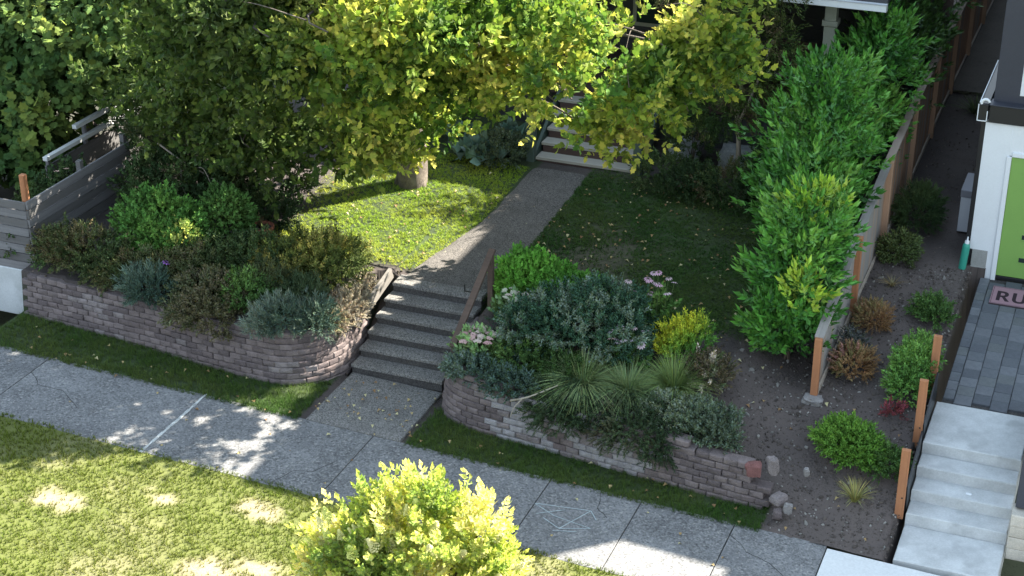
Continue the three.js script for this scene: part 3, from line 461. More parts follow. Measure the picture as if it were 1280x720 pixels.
function scatter(name, parent, geo, mat, list) { // list of { p, d, s, c }
  const im = shadow(new THREE.InstancedMesh(geo, mat, list.length)), c = new THREE.Color(); im.name = name; im.userData.kind = 'stuff';
  list.forEach((o, i) => { _q.setFromUnitVectors(UP, o.d); _q2.setFromAxisAngle(UP, o.spin ?? R(0, 6.28)); _q.multiply(_q2); _m.compose(o.p, _q, V(o.s, o.s, o.s)); im.setMatrixAt(i, _m); im.setColorAt(i, c.setRGB(...o.c)); });
  parent.add(im); return im;
}
const rdir = () => { const z = R(-1, 1), a = R(0, 6.2832), r = Math.sqrt(1 - z * z); return V(r * Math.cos(a), z, r * Math.sin(a)); };
function cloud(n, blobs, { up = 0.4, jit = 0.5, size = [0.8, 1.2], pal, inner = 0.55, lump = 0.25, keep, low = -0.5, tone = 1.6 }) {
  const out = [], wts = blobs.map(b => b[3] * b[4] + b[4] * b[5] + b[3] * b[5]), W = wts.reduce((a, b) => a + b);
  for (let i = 0, guard = 0; i < n && guard < n * 8; guard++) {
    let w = rnd() * W, k = 0; while (k < blobs.length - 1 && (w -= wts[k]) > 0) k++; const b = blobs[k], d = rdir(); if (d.y < low) continue;
    const r = (inner + (1 - inner) * Math.sqrt(rnd())) * (1 + lump * 1.6 * n3(d.x * 2.1 + k * 7, d.y * 2.1, d.z * 2.1)) ;
    const p = V(b[0] + d.x * r * b[3], b[1] + d.y * r * b[4], b[2] + d.z * r * b[5]);
    if (keep && !keep(p)) continue;
    const o = V(d.x / b[3], d.y / b[4], d.z / b[5]).normalize(); o.y += up; o.add(rdir().multiplyScalar(jit)).normalize();
    const t = clamp(0.5 + tone * 0.5 * n3(p.x * tone, p.y * tone, p.z * tone) * 1.6 + R(-0.25, 0.25), 0, 0.999) * (pal.length - 1), a = Math.floor(t), c = mix3(pal[a], pal[Math.min(a + 1, pal.length - 1)], t - a);
    out.push({ p, d: o, s: R(...size), c: mul(c, R(0.85, 1.15)) }); i++;
  }
  return out;
}
function stems(at, blobs, n, r, mat, parent, name = 'stem') { const l = []; for (let i = 0; i < n; i++) { const b = blobs[i % blobs.length], e = [b[0] + R(-0.6, 0.6) * b[3], b[1] + R(0, 0.6) * b[4], b[2] + R(-0.6, 0.6) * b[5]], s = [at[0] + R(-0.06, 0.06), at[1] - 0.05, at[2] + R(-0.06, 0.06)]; l.push(limb([s, [(s[0] * 0.6 + e[0] * 0.4) + R(-0.05, 0.05), lerp(s[1], e[1], 0.55), s[2] * 0.6 + e[2] * 0.4], e], r, r * 0.35, 5)); } part(name, merge(l), mat, parent); }
M.bark = mineral([0.14, 0.115, 0.095], { fine: 0.35, coarse: 0.5, metres: 0.6, bump: 0.02, f: 8, stain: [0.22, 0.19, 0.16] });
M.twig = std([0.1, 0.075, 0.055], 0.95); M.twigPale = std([0.3, 0.26, 0.21], 0.9); M.stemGreen = std([0.07, 0.11, 0.035], 0.8);
// a shrub: world-placed blobs relative to its base
function shrub({ name = 'shrub', label, cat = 'shrub', x, z, y, blobs, n, geo, mat = M.leafMatt, pal, group, stemN = 6, stemR = 0.012, stemMat = M.twig, keep, ...o }) {
  const base = y ?? Y(x, z), t = thing(name, label, cat, [x, base, z], group);
  scatter('foliage', t, geo, mat, cloud(n, blobs, { pal: name === 'laurel_shrub' ? pal : pal.map(c => mul(c, 1.3)), keep: p => (p.y > -0.03 || (o.hang && inside(x + p.x, z + p.z) === false)) && (!keep || keep(p)), ...o }));
  if (stemN) stems([0, 0, 0], blobs, stemN, stemR, stemMat, t);
  return t;
}
// arching grass clump
function grassGeo(n, h, spread, w, droop, segs = 5) {
  const pos = [], col = [];
  for (let i = 0; i < n; i++) {
    const a = R(0, 6.283), L = h * R(0.55, 1.15), out = spread * R(0.15, 1), k = R(0.6, 1.35), c = [k * R(0.85, 1.25), k, k * R(0.7, 1.1)], bx = Math.cos(a), bz = Math.sin(a), r0 = R(0, 0.25) * spread * 0.5, wv = w * R(0.7, 1.3), tw = R(-0.5, 0.5);
    let P = null; for (let s = 0; s <= segs; s++) { const t = s / segs, rr = r0 + out * Math.pow(t, 1.3), y = L * (t - droop * t * t * (out / spread)), ww = wv * (1 - t * 0.92) / 2, px = -bz * Math.cos(tw) , pz = bx * Math.cos(tw), q = [[bx * rr + px * ww, y, bz * rr + pz * ww], [bx * rr - px * ww, y + Math.sin(tw) * ww, bz * rr - pz * ww]]; if (P) { pos.push(...P[0], ...P[1], ...q[0], ...P[1], ...q[1], ...q[0]); for (let m = 0; m < 6; m++) col.push(...c); } P = q; }
  }
  const g = new THREE.BufferGeometry(); g.setAttribute('position', new THREE.Float32BufferAttribute(pos, 3)); g.setAttribute('color', new THREE.Float32BufferAttribute(col, 3)); g.computeVertexNormals(); return g;
}
const tinted = (m, c) => { const k = m.clone(); k.color.setRGB(...c); return k; };

// ---------------------------------------------------------------- the big tree over the path
const SX = 0.799, SZ = 0.771;
function treeKeep(p) { // open gaps through which the sun reaches the ground below, as under the real tree
  const h = Math.max(p.y - 1, 0), xs = p.x - SX * h, zs = p.z + SZ * h, w = n3(p.x * 1.1, p.y * 1.1, p.z * 1.1), e = 0.35 * n3(xs * 1.3, 2, zs * 1.3);
  const hole = (x, z, f, k) => n3(x * f, k, z * f) + 0.5 * n3(x * f * 2.3, k + 4, z * f * 2.3);
  if (n3(p.x * 1.5 + 9, p.y * 1.5, p.z * 1.5) < -0.3) return false;
  if (xs + e > -13.0 && xs < -9.7 && zs > -25.4 && zs + e < -22.0) return hole(xs, zs, 1.1, 3) > 0.34;
  if (xs + e > -11.3 && xs < -9.95 && zs >= -22.1 && zs < -18.9) return hole(xs, zs, 1.6, 8) > 0.4;
  const h0 = Math.max(p.y, 0), x0 = p.x - SX * h0, z0 = p.z + SZ * h0, e2 = 0.35 * n3(x0 * 0.9, 6, z0 * 0.9) + 0.2 * n3(x0 * 3, 6, z0 * 3);
  if (z0 + e2 > (x0 < -11.4 ? -15.6 : -16.5) && x0 < -10) return false;
  if (x0 + e2 > -13.2 && x0 < -10.2 && z0 > -18.6) return hole(x0, z0 * 1.5, 2.6, 2) > lerp(-0.35, 0.12, clamp((x0 + 13.2) / 2.4, 0, 1));
  return true;
}
{
  const t = thing('broadleaf_tree', 'large spreading broadleaf tree with yellow green sunlit crown over the path', 'tree', [-11.72, 1.0, -24.7]);
  const o = [-11.72, 1.0, -24.7], rel = b => [b[0] - o[0], b[1] - o[1], b[2] - o[2], b[3], b[4], b[5]];
  const B = [[-9.7, 4.75, -21.8, 1.3, 1.05, 1.0], [-8.24, 4.9, -22.3, 1.15, 0.95, 0.8], [-6.75, 5.0, -22.6, 1.05, 0.85, 0.6], [-6.1, 5.35, -22.8, 0.7, 0.7, 0.5], [-5.78, 4.6, -23, 0.45, 0.48, 0.4], [-7.57, 3.75, -23, 0.95, 0.5, 0.5], [-6.75, 4.1, -23, 0.6, 0.48, 0.45], [-8.83, 4.05, -22.2, 0.95, 0.55, 0.7], [-8.2, 3.35, -23.2, 0.6, 0.3, 0.4], [-6.36, 3.72, -23.2, 0.28, 0.36, 0.28], [-11.3, 5.2, -20.4, 1.4, 0.8, 0.6], [-9.7, 5.6, -20.6, 1.1, 0.7, 0.6], [-13, 5.0, -20.6, 1.3, 0.8, 0.6], [-9.3, 5.4, -22.8, 1.2, 0.8, 0.6], [-11.25, 2.95, -23.3, 0.75, 0.45, 0.4], [-7.6, 5.05, -21.2, 1.1, 0.85, 0.5], [-8.0, 4.4, -21.4, 1.0, 0.5, 0.4], [-6.9, 4.45, -21.9, 0.7, 0.5, 0.4], [-12, 4.2, -25.2, 1.3, 0.7, 0.7], [-13.9, 4.4, -23.9, 1.4, 0.8, 0.7], [-12.0, 5.3, -20.1, 1.6, 0.6, 0.5], [-10.0, 5.5, -20.3, 1.2, 0.6, 0.5], [-11.0, 5.55, -19.9, 1.9, 0.5, 0.5], [-7.3, 4.9, -23.3, 0.9, 0.7, 0.5], [-11.0, 3.1, -22.8, 0.9, 0.5, 0.4], [-10.4, 3.4, -22.6, 0.7, 0.45, 0.4], [-11.2, 2.6, -22.9, 0.7, 0.35, 0.35], [-7.5, 3.35, -23.0, 0.8, 0.35, 0.4], [-8.5, 3.65, -23.6, 0.8, 0.35, 0.4], [-7.4, 3.6, -23.6, 0.7, 0.3, 0.4], [-10.6, 5.5, -21.4, 1.5, 0.8, 0.8], [-9.2, 5.6, -21.6, 1.2, 0.8, 0.7], [-12.2, 5.2, -21, 1.6, 0.8, 0.8], [-11.16, 4.3, -21.5, 1.25, 1.1, 1.0], [-11.8, 2.75, -22.3, 0.9, 0.6, 0.6], [-13.4, 4.0, -22, 1.4, 1.2, 1.0], [-13.6, 2.6, -22.2, 1.15, 0.7, 0.7], [-15.2, 3.3, -22.5, 1.0, 1.0, 0.9], [-11.2, 7.0, -22, 1.7, 0.9, 1.1], [-13, 6.9, -22, 2.2, 1.1, 1.2], [-13.4, 5.9, -21.0, 2.0, 0.9, 1.1]].map(rel);
  const g = sprig({ n: 6, len: 0.15, w: 0.13, stem: 0.3, a0: 1.9, a1: 0.8, lobed: true, fold: 0.012, curl: 0.045, jit: 0.8, tint: 0.45 });
  const kp = p => treeKeep(V(p.x + o[0], p.y + o[1], p.z + o[2]));
  const pal = [[0.05, 0.125, 0.022], [0.11, 0.205, 0.03], [0.27, 0.34, 0.05], [0.56, 0.54, 0.14]];  // brightest yellows stand in for sunlit leaf highlights
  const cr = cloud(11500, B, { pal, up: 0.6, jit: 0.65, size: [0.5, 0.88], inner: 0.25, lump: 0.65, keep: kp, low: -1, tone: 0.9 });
  for (const l of cr) { const k = ss(1.4, -0.6, l.p.x + 0.8 * n3(l.p.x, l.p.y, l.p.z)); l.c = mix3(l.c, [Math.min(l.c[0], 0.11) * 0.75, Math.min(l.c[1], 0.2) * 0.66, Math.min(l.c[2], 0.035) * 0.9], k); }  // sun and shade painted into leaf colour: darker, less yellow away from the sun
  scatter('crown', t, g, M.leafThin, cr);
  const tk = limb([[0, -0.1, 0], [0.02, 0.5, 0.02], [0.05, 1.6, 0.1], [0.0, 3.0, 0.35], [0.15, 4.6, 1.0], [0.3, 6.2, 2.0]], 0.3, 0.1, 14, 0.25);
  const fl = [0.3, 1.5, 2.7, 3.9, 5.1].map(a => limb([[Math.cos(a) * 0.42, -0.12, Math.sin(a) * 0.42], [Math.cos(a) * 0.26, 0.12, Math.sin(a) * 0.26], [Math.cos(a) * 0.15, 0.55, Math.sin(a) * 0.15]], 0.11, 0.06, 7, 0.2));
  part('trunk', merge([tk, ...fl]), M.bark, t);
  B.forEach((b, i) => { if (i === 9 || i % 2) return; const s = i < 8 || i > 12 ? [0.05, 3.2, 0.4] : [0.02, 2.4, 0.25]; const l = part('limb', limb([s.slice(), [lerp(s[0], b[0], 0.5) + R(-0.2, 0.2), lerp(s[1], b[1], 0.6) + 0.25, lerp(s[2], b[2], 0.5)], [b[0], b[1], b[2]], [b[0] + b[3] * 0.2, b[1] - 0.1, b[2] + 0.1]], 0.06, 0.012, 7, 0.1), M.bark, t); l.name = numbered('limb'); });
  const tw = []; for (let i = 0; i < 40; i++) { const b = pick(B), d = rdir(), p0 = [b[0], b[1], b[2]], p1 = [b[0] + d.x * b[3], b[1] + d.y * b[4], b[2] + d.z * b[5]]; tw.push(limb([p0, [lerp(p0[0], p1[0], 0.5), lerp(p0[1], p1[1], 0.5) + 0.1, lerp(p0[2], p1[2], 0.5)], p1], 0.012, 0.004, 4)); } part('twigs', merge(tw), M.bark, t).userData.kind = 'stuff';
}
{
  const t = thing('shade_tree', 'darker blue green tree behind the timber screen fence and pale railing', 'tree', [-18.3, 0.85, -24.6]);
  const B = [[0.2, 2.4, 1.1, 1.7, 1.3, 1.0], [0.2, 1.05, 1.8, 1.15, 0.85, 0.8], [-1.2, 2.6, 0.8, 1.2, 1.1, 1], [1.7, 3.0, 0.6, 1.3, 0.9, 0.9], [-0.7, 0.7, 2.6, 0.8, 0.5, 0.6]];
  scatter('crown', t, sprig({ n: 7, len: 0.155, w: 0.135, stem: 0.26, a0: 1.7, a1: 1.0, lobed: true, fold: 0.01, jit: 0.4, tint: 0.3 }), M.leafMatt, cloud(2300, B, { pal: [[0.03, 0.07, 0.018], [0.05, 0.1, 0.026], [0.075, 0.125, 0.03], [0.12, 0.16, 0.03]], up: 0.7, jit: 0.5, inner: 0.4, lump: 0.4, low: -1, tone: 0.8, keep: p => !(p.x > 0.75 && p.y < 1.6 && p.z > 0.2) }));
  part('trunk', limb([[0, -0.1, 0], [0.05, 1, 0.2], [0, 2.4, 0.5], [0.2, 3.4, 0.6]], 0.16, 0.05, 9, 0.2), M.bark, t);
  B.forEach(b => { part('limb', limb([[0.02, 1.0, 0.25], [b[0] * 0.5, (b[1] + 1) / 2, b[2] * 0.6], [b[0], b[1], b[2]]], 0.05, 0.012, 6), M.bark, t).name = numbered('limb'); });
}

// ---------------------------------------------------------------- laurels along the cedar fence
{
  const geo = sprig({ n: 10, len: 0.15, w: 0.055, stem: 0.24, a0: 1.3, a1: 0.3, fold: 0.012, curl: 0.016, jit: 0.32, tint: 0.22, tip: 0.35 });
  const pal = [[0.03, 0.11, 0.024], [0.055, 0.18, 0.036], [0.075, 0.22, 0.044], [0.12, 0.27, 0.06]], fleckPal = [[0.15, 0.3, 0.04], [0.28, 0.4, 0.06]];  // second palette paints sun flecks into the leaf colour
  const L = (label, x, z, blobs, n, p = pal) => shrub({ name: 'laurel_shrub', label, cat: 'laurel shrub', x, z, blobs, n, geo, mat: M.leafGloss, pal: p, group: 'laurels along the cedar fence', up: 0.75, jit: 0.45, size: [0.6, 1.2], inner: 0.4, lump: 0.55, stemN: 9, stemR: 0.022, tone: 1.3 });
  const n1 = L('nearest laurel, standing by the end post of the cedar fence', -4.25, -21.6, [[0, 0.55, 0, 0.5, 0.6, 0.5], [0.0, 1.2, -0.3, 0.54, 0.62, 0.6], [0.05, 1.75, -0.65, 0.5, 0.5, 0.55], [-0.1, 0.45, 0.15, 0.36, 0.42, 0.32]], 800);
  scatter('sun_fleck_shoots', n1, geo, M.leafGloss, cloud(60, [[0.28, 1.15, 0.3, 0.25, 0.32, 0.22], [0.15, 2.2, -0.7, 0.4, 0.28, 0.3]], { pal: fleckPal, up: 0.9, jit: 0.3, size: [0.8, 1.15], inner: 0.2 }));  // pale sprigs added as painted sun flecks on this laurel
  L('broad middle laurel between the porch and the cedar fence', -4.7, -24.6, [[0, 0.8, 0, 0.8, 0.85, 0.9], [0.05, 1.8, -0.5, 0.78, 0.85, 1.0], [0.05, 2.45, -0.9, 0.6, 0.5, 0.7], [0.15, 1.4, 0.8, 0.6, 0.6, 0.5]], 1300);
  L('tall laurel behind the broad middle one', -4.35, -27.4, [[0, 1.2, 0, 0.55, 1.2, 0.9], [0.1, 2.3, -0.6, 0.5, 0.7, 0.8]], 700);
  L('darker laurel furthest back along the cedar fence', -4.35, -30.8, [[0, 1.4, 0, 0.75, 1.4, 1.4], [0, 2.6, -1.5, 0.75, 1.0, 1.3], [0, 2.4, -3.4, 0.75, 1.0, 1.3]], 1200, [[0.03, 0.075, 0.022], [0.045, 0.1, 0.03]]);
}
// ---------------------------------------------------------------- small maple and dark shrubs under the porch
{
  const t = thing('small_maple', 'slender dark small maple with pale thin trunk before the porch', 'tree', [-6.42, 1.25, -26.75]);
  const B = [[0.0, 1.9, 0.2, 0.9, 0.5, 0.7], [0.2, 2.5, -0.1, 0.75, 0.5, 0.6], [-0.5, 2.7, 0, 0.8, 0.5, 0.6], [-0.1, 3.3, -0.2, 0.9, 0.5, 0.7], [-0.2, 1.3, 0.3, 0.6, 0.35, 0.5], [0.1, 3.6, 0, 0.7, 0.4, 0.5], [-0.9, 3.4, -0.2, 0.9, 0.5, 0.6]];
  scatter('crown', t, sprig({ n: 12, len: 0.06, w: 0.022, stem: 0.16, a0: 1.6, a1: 0.8, jit: 0.6, tint: 0.3 }), M.leafMatt, cloud(2300, B, { pal: [[0.03, 0.06, 0.018], [0.05, 0.085, 0.02], [0.075, 0.1, 0.028], [0.09, 0.08, 0.04]], up: -0.1, jit: 0.5, inner: 0.35, lump: 0.5, low: -1 }));
  part('trunk', merge([limb([[0, -0.05, 0], [0.03, 0.6, 0.03], [-0.04, 1.3, 0], [0.1, 2.4, 0]], 0.055, 0.025, 8, 0.15), limb([[-0.02, 1.0, 0], [0.25, 1.7, 0.1], [0.5, 2.6, 0]], 0.035, 0.012, 6), limb([[-0.03, 1.2, 0], [-0.35, 1.9, 0], [-0.6, 2.8, 0]], 0.03, 0.01, 6)]), M.twigPale, t);
}
const small = sprig({ n: 12, len: 0.05, w: 0.026, stem: 0.13, a0: 1.4, a1: 0.5, jit: 0.4, tint: 0.3 });
const tiny = sprig({ n: 16, len: 0.03, w: 0.014, stem: 0.12, a0: 1.3, a1: 0.5, jit: 0.4, tint: 0.3 });
const med = sprig({ n: 9, len: 0.08, w: 0.045, stem: 0.15, a0: 1.4, a1: 0.6, jit: 0.4, tint: 0.28 });
const broad = sprig({ n: 6, len: 0.26, w: 0.19, stem: 0.06, a0: 1.3, a1: 0.7, fold: 0.03, curl: 0.06, jit: 0.3, tint: 0.2 });
const needle = sprig({ n: 18, len: 0.075, w: 0.012, stem: 0.16, a0: 1.1, a1: 0.3, jit: 0.3, tint: 0.3 });
const B1 = (rx, ry, rz) => [[0, ry * 0.75, 0, rx, ry, rz]];
const DK = [[0.022, 0.042, 0.016], [0.035, 0.06, 0.02], [0.05, 0.07, 0.025]], OLIVE = [[0.035, 0.055, 0.02], [0.055, 0.07, 0.025], [0.085, 0.068, 0.035], [0.045, 0.08, 0.025]], MID = [[0.04, 0.085, 0.022], [0.055, 0.115, 0.028], [0.08, 0.14, 0.035]], BRIGHT = [[0.075, 0.19, 0.03], [0.1, 0.25, 0.035], [0.14, 0.3, 0.045]], SILVER = [[0.05, 0.08, 0.058], [0.085, 0.115, 0.085], [0.14, 0.17, 0.13]], BLUE = [[0.04, 0.07, 0.052], [0.065, 0.1, 0.075], [0.1, 0.14, 0.105]];
shrub({ label: 'low dark shrub at the corner of the porch steps and the right lawn', x: -7.4, z: -25.9, blobs: [[0, 0.25, 0, 0.6, 0.35, 0.4], [0.5, 0.2, 0.1, 0.5, 0.3, 0.35]], n: 420, geo: small, pal: DK });
shrub({ label: 'dark brown tinged shrub at the foot of the small maple', x: -6.3, z: -25.75, blobs: [[0, 0.28, 0, 0.6, 0.4, 0.4], [0.55, 0.25, 0.1, 0.45, 0.35, 0.4]], n: 420, geo: small, pal: [...DK, [0.08, 0.06, 0.035]] });
shrub({ label: 'dark fern like shrub between the maple and the middle laurel', x: -5.6, z: -26.2, blobs: [[0, 0.4, 0, 0.5, 0.55, 0.5]], n: 300, geo: needle, pal: DK });
shrub({ label: 'dark shrub left of the maple in front of the porch skirt', x: -7.3, z: -27.0, blobs: [[0, 0.5, 0, 0.4, 0.6, 0.3]], n: 260, geo: small, pal: DK });
shrub({ label: 'green grey shrub at the left newel post of the porch steps', x: -10.6, z: -26.0, blobs: [[0, 0.2, 0, 0.45, 0.3, 0.35]], n: 260, geo: small, pal: [[0.05, 0.07, 0.04], [0.07, 0.09, 0.05]] });
{ const hs = (x, z, lab) => shrub({ name: 'hosta', cat: 'hosta', label: lab, group: 'hostas by the porch', x, z, blobs: [[0, 0.12, 0, 0.28, 0.2, 0.28]], n: 16, geo: broad, pal: [[0.07, 0.12, 0.1], [0.1, 0.16, 0.13]], up: 0.7, stemN: 0, size: [0.8, 1.2] }); hs(-11.0, -25.9, 'large blue leaved hosta between the tree and the porch steps'); hs(-11.45, -26.3, 'blue leaved hosta close behind the big trunk'); hs(-10.55, -26.6, 'small blue leaved hosta in the corner by the porch steps'); }
shrub({ label: 'dark tall shrub in the shade behind the big trunk', x: -12.6, z: -27.0, blobs: [[0, 0.7, 0, 1.1, 0.9, 0.6], [-1.5, 0.8, 0, 1.1, 1.0, 0.6]], n: 900, geo: med, pal: DK });
shrub({ label: 'dark ferny shrub under the low left boughs', x: -14.9, z: -22.6, blobs: [[0, 0.6, 0, 1.0, 0.6, 0.7], [-0.8, 0.9, -0.5, 0.6, 0.8, 0.6]], n: 800, geo: needle, pal: [...DK, [0.06, 0.06, 0.03]] });
shrub({ label: 'dark spreading rhododendron between the screen fence and the lawn', x: -13.8, z: -23.0, blobs: [[0, 0.5, 0, 1.0, 0.6, 0.7], [-0.4, 1.0, -0.6, 0.9, 0.7, 0.6]], n: 700, geo: med, pal: DK });

// ---------------------------------------------------------------- shrub bed behind the left wall
shrub({ label: 'sprawling bronze olive shrub at the screen fence corner', x: -15.25, z: -19.95, blobs: [[0, 0.3, 0, 0.75, 0.42, 0.42], [0.55, 0.2, 0.2, 0.45, 0.3, 0.3], [-0.5, 0.25, 0.05, 0.4, 0.35, 0.35]], n: 900, geo: small, pal: OLIVE });
shrub({ label: 'bushy mid green shrub beside the sunlit yellow leaves', x: -14.35, z: -20.75, blobs: [[0, 0.45, 0, 0.7, 0.55, 0.55], [0.4, 0.3, 0.2, 0.45, 0.4, 0.4]], n: 800, geo: med, pal: [[0.045, 0.11, 0.025], [0.07, 0.15, 0.03], [0.09, 0.18, 0.035]] });
shrub({ label: 'small lime yellow variegated shrub in the shady bed', x: -13.75, z: -20.45, blobs: [[0, 0.35, 0, 0.22, 0.35, 0.2]], n: 130, geo: med, pal: [[0.12, 0.2, 0.04], [0.35, 0.38, 0.1]] });
shrub({ name: 'lavender', cat: 'lavender', label: 'grey blue lavender mound on top of the left wall', x: -13.8, z: -19.5, blobs: [[0, 0.16, 0, 0.4, 0.22, 0.26]], n: 300, geo: needle, pal: BLUE });
shrub({ name: 'trailing_shrub', label: 'olive brown shrub trailing over the left wall', x: -12.75, z: -19.5, blobs: [[0, 0.18, -0.1, 0.6, 0.32, 0.35], [0.15, 0.02, 0.38, 0.42, 0.3, 0.16], [-0.25, -0.02, 0.36, 0.3, 0.22, 0.12]], n: 900, geo: small, pal: [[0.06, 0.06, 0.03], [0.09, 0.08, 0.045], [0.07, 0.085, 0.04]], hang: true, up: 0.1 });
shrub({ label: 'fresh green small leaved shrub on the left bed edge', x: -12.15, z: -19.65, blobs: [[0, 0.25, 0, 0.35, 0.32, 0.28]], n: 300, geo: small, pal: MID });
shrub({ label: 'dark green shrub between the terracotta pot and the left wall', x: -12.4, z: -20.5, blobs: [[0, 0.35, 0, 0.6, 0.4, 0.45], [-0.7, 0.25, 0.1, 0.5, 0.35, 0.4]], n: 700, geo: small, pal: [...DK, ...MID.slice(0, 1)] });
shrub({ name: 'azalea', cat: 'azalea', label: 'broad speckled yellow brown azalea beside the garden steps', x: -11.5, z: -20.9, blobs: [[0, 0.28, 0, 0.75, 0.42, 0.6], [0.1, 0.2, 0.3, 0.4, 0.3, 0.35], [-0.5, 0.25, 0.4, 0.5, 0.35, 0.45]], n: 1250, geo: small, mat: M.leaf, pal: [[0.06, 0.085, 0.02], [0.12, 0.145, 0.03], [0.22, 0.2, 0.05], [0.09, 0.125, 0.03]] });
shrub({ name: 'silver_plant', cat: 'silver plant', label: 'silver grey leaved plant in the shade at the wall corner', x: -11.45, z: -19.35, blobs: [[0, 0.15, 0, 0.34, 0.25, 0.24], [-0.2, 0.02, 0.2, 0.2, 0.16, 0.1]], n: 260, geo: needle, pal: SILVER, hang: true });
shrub({ name: 'silver_plant', cat: 'silver plant', label: 'sunlit pale silver plant where the block wall turns to the steps', x: -10.98, z: -19.62, blobs: [[0, 0.12, 0, 0.26, 0.2, 0.22], [0.02, 0.02, 0.16, 0.2, 0.14, 0.1]], n: 220, geo: needle, pal: SILVER, hang: true });
shrub({ name: 'dry_groundcover', cat: 'ground cover', label: 'dry straw coloured ground cover on the sunny bank by the steps', x: -10.85, z: -20.35, blobs: [[0, 0.02, 0, 0.27, 0.12, 0.7], [0.08, -0.12, 0.1, 0.2, 0.16, 0.55], [-0.15, 0.06, -0.5, 0.3, 0.14, 0.3]], hang: true, n: 1000, geo: tiny, pal: [[0.17, 0.14, 0.09], [0.26, 0.21, 0.145], [0.13, 0.13, 0.055]], stemN: 0 });
shrub({ name: 'rose_bush', cat: 'rose bush', label: 'green bush with a few pale blossoms behind the lime yellow shrub', x: -13.5, z: -21.35, blobs: [[0, 0.45, 0, 0.4, 0.45, 0.35]], n: 330, geo: med, pal: MID });
shrub({ label: 'olive shrub filling the gap between the bushy green shrub and the trailing shrub', x: -13.3, z: -20.1, blobs: [[0, 0.25, 0, 0.55, 0.32, 0.4], [-0.6, 0.2, 0.2, 0.4, 0.28, 0.3]], n: 560, geo: small, pal: [[0.04, 0.055, 0.022], [0.06, 0.075, 0.03], [0.08, 0.07, 0.035]] });
shrub({ label: 'feathery dark plant between the azalea and the silver plants', x: -11.9, z: -19.95, blobs: [[0, 0.25, 0, 0.5, 0.32, 0.35], [0.6, 0.2, 0.1, 0.4, 0.28, 0.3]], n: 420, geo: needle, pal: [[0.035, 0.055, 0.025], [0.06, 0.07, 0.03]] });
shrub({ label: 'low bronze plant between the bronze olive shrub and the lavender', x: -14.5, z: -19.75, blobs: [[0, 0.18, 0, 0.45, 0.26, 0.3]], n: 330, geo: small, pal: OLIVE });
shrub({ label: 'broad dark shrub under the low boughs behind the bushy green shrub', x: -14.9, z: -22.0, blobs: [[0, 0.5, 0, 1.0, 0.55, 0.6], [0.7, 0.4, -0.5, 0.6, 0.5, 0.5]], n: 700, geo: med, pal: DK });
shrub({ label: 'dark low shrub between the rhododendron and the terracotta pot', x: -13.3, z: -22.3, blobs: [[0, 0.22, 0, 0.55, 0.3, 0.35]], n: 300, geo: small, pal: DK });
shrub({ label: 'dense dark hedge plant just beyond the end of the screen fence', x: -15.9, z: -23.6, blobs: [[0, 0.9, 0, 0.9, 1.0, 0.7], [-0.9, 1.2, -0.8, 0.9, 1.1, 0.8]], n: 800, geo: med, pal: DK });
shrub({ label: 'dark tall hedge plant behind the pale railing', x: -17.7, z: -25.8, y: 0.85, blobs: [[0, 1.0, 0, 1.2, 1.2, 0.8], [1.3, 0.9, -0.4, 1.0, 1.1, 0.8]], n: 900, geo: med, pal: DK });
shrub({ label: 'leafy dark shrub between the timber screen fence and the pale railing', x: -16.75, z: -21.6, y: 0.9, blobs: [[0, 0.4, 0, 0.25, 0.55, 0.9], [0, 0.3, 1.1, 0.25, 0.5, 0.6]], n: 420, geo: med, pal: DK });
const petalFlower = (r, n, droop) => { const pos = []; for (let i = 0; i < n; i++) { const a = i / n * 6.283, w = 3.0 / n, p = (ang, rr, y) => [Math.cos(ang) * rr, y, Math.sin(ang) * rr]; pos.push(...p(a, r * 0.2, 0), ...p(a + w * 0.8, r * 0.7, -droop * 0.5), ...p(a, r, -droop), ...p(a, r * 0.2, 0), ...p(a, r, -droop), ...p(a - w * 0.8, r * 0.7, -droop * 0.5)); } const g = new THREE.BufferGeometry(); g.setAttribute('position', new THREE.Float32BufferAttribute(pos, 3)); g.computeVertexNormals(); return g; };
const flowerM = c => { const m = new THREE.MeshStandardMaterial({ side: THREE.DoubleSide, roughness: 0.8 }); m.color.setRGB(...c); return m; };
function flowers(parent, pts, geo, mats, stemMat = M.stemGreen) { const st = []; for (const [x, y, z, s = 1] of pts) { const f = part('flower', geo, pick(mats), parent, [x, y, z], [R(-0.4, 0.5), R(0, 6), R(-0.4, 0.4)]); f.scale.setScalar(s); f.name = numbered('flower'); st.push(limb([[x * 0.5, 0, z * 0.5], [x * 0.8, y * 0.6, z * 0.8], [x, y, z]], 0.006, 0.004, 4)); } part('flower_stems', merge(st), stemMat, parent); }
{ const rose = scene.children[scene.children.length - 1]; flowers(rose, [[0, 0.95, 0.2], [0.12, 0.98, 0.1], [-0.1, 0.85, 0.3], [0.3, 0.8, 0.25]], petalFlower(0.055, 7, -0.02), [flowerM([0.6, 0.55, 0.5]), flowerM([0.6, 0.4, 0.32])]);
  const pf = thing('purple_flower', 'pair of mauve blossoms standing above the lavender mound', 'flower', [-13.75, Y(-13.75, -19.85), -19.85]); flowers(pf, [[0, 0.45, 0, 1.1], [0.09, 0.47, 0.03, 1], [0.03, 0.4, 0.08, 0.8]], petalFlower(0.075, 8, 0.01), [flowerM([0.36, 0.14, 0.5]), flowerM([0.45, 0.22, 0.55])]); part('foliage', small, M.leafMatt, pf); }
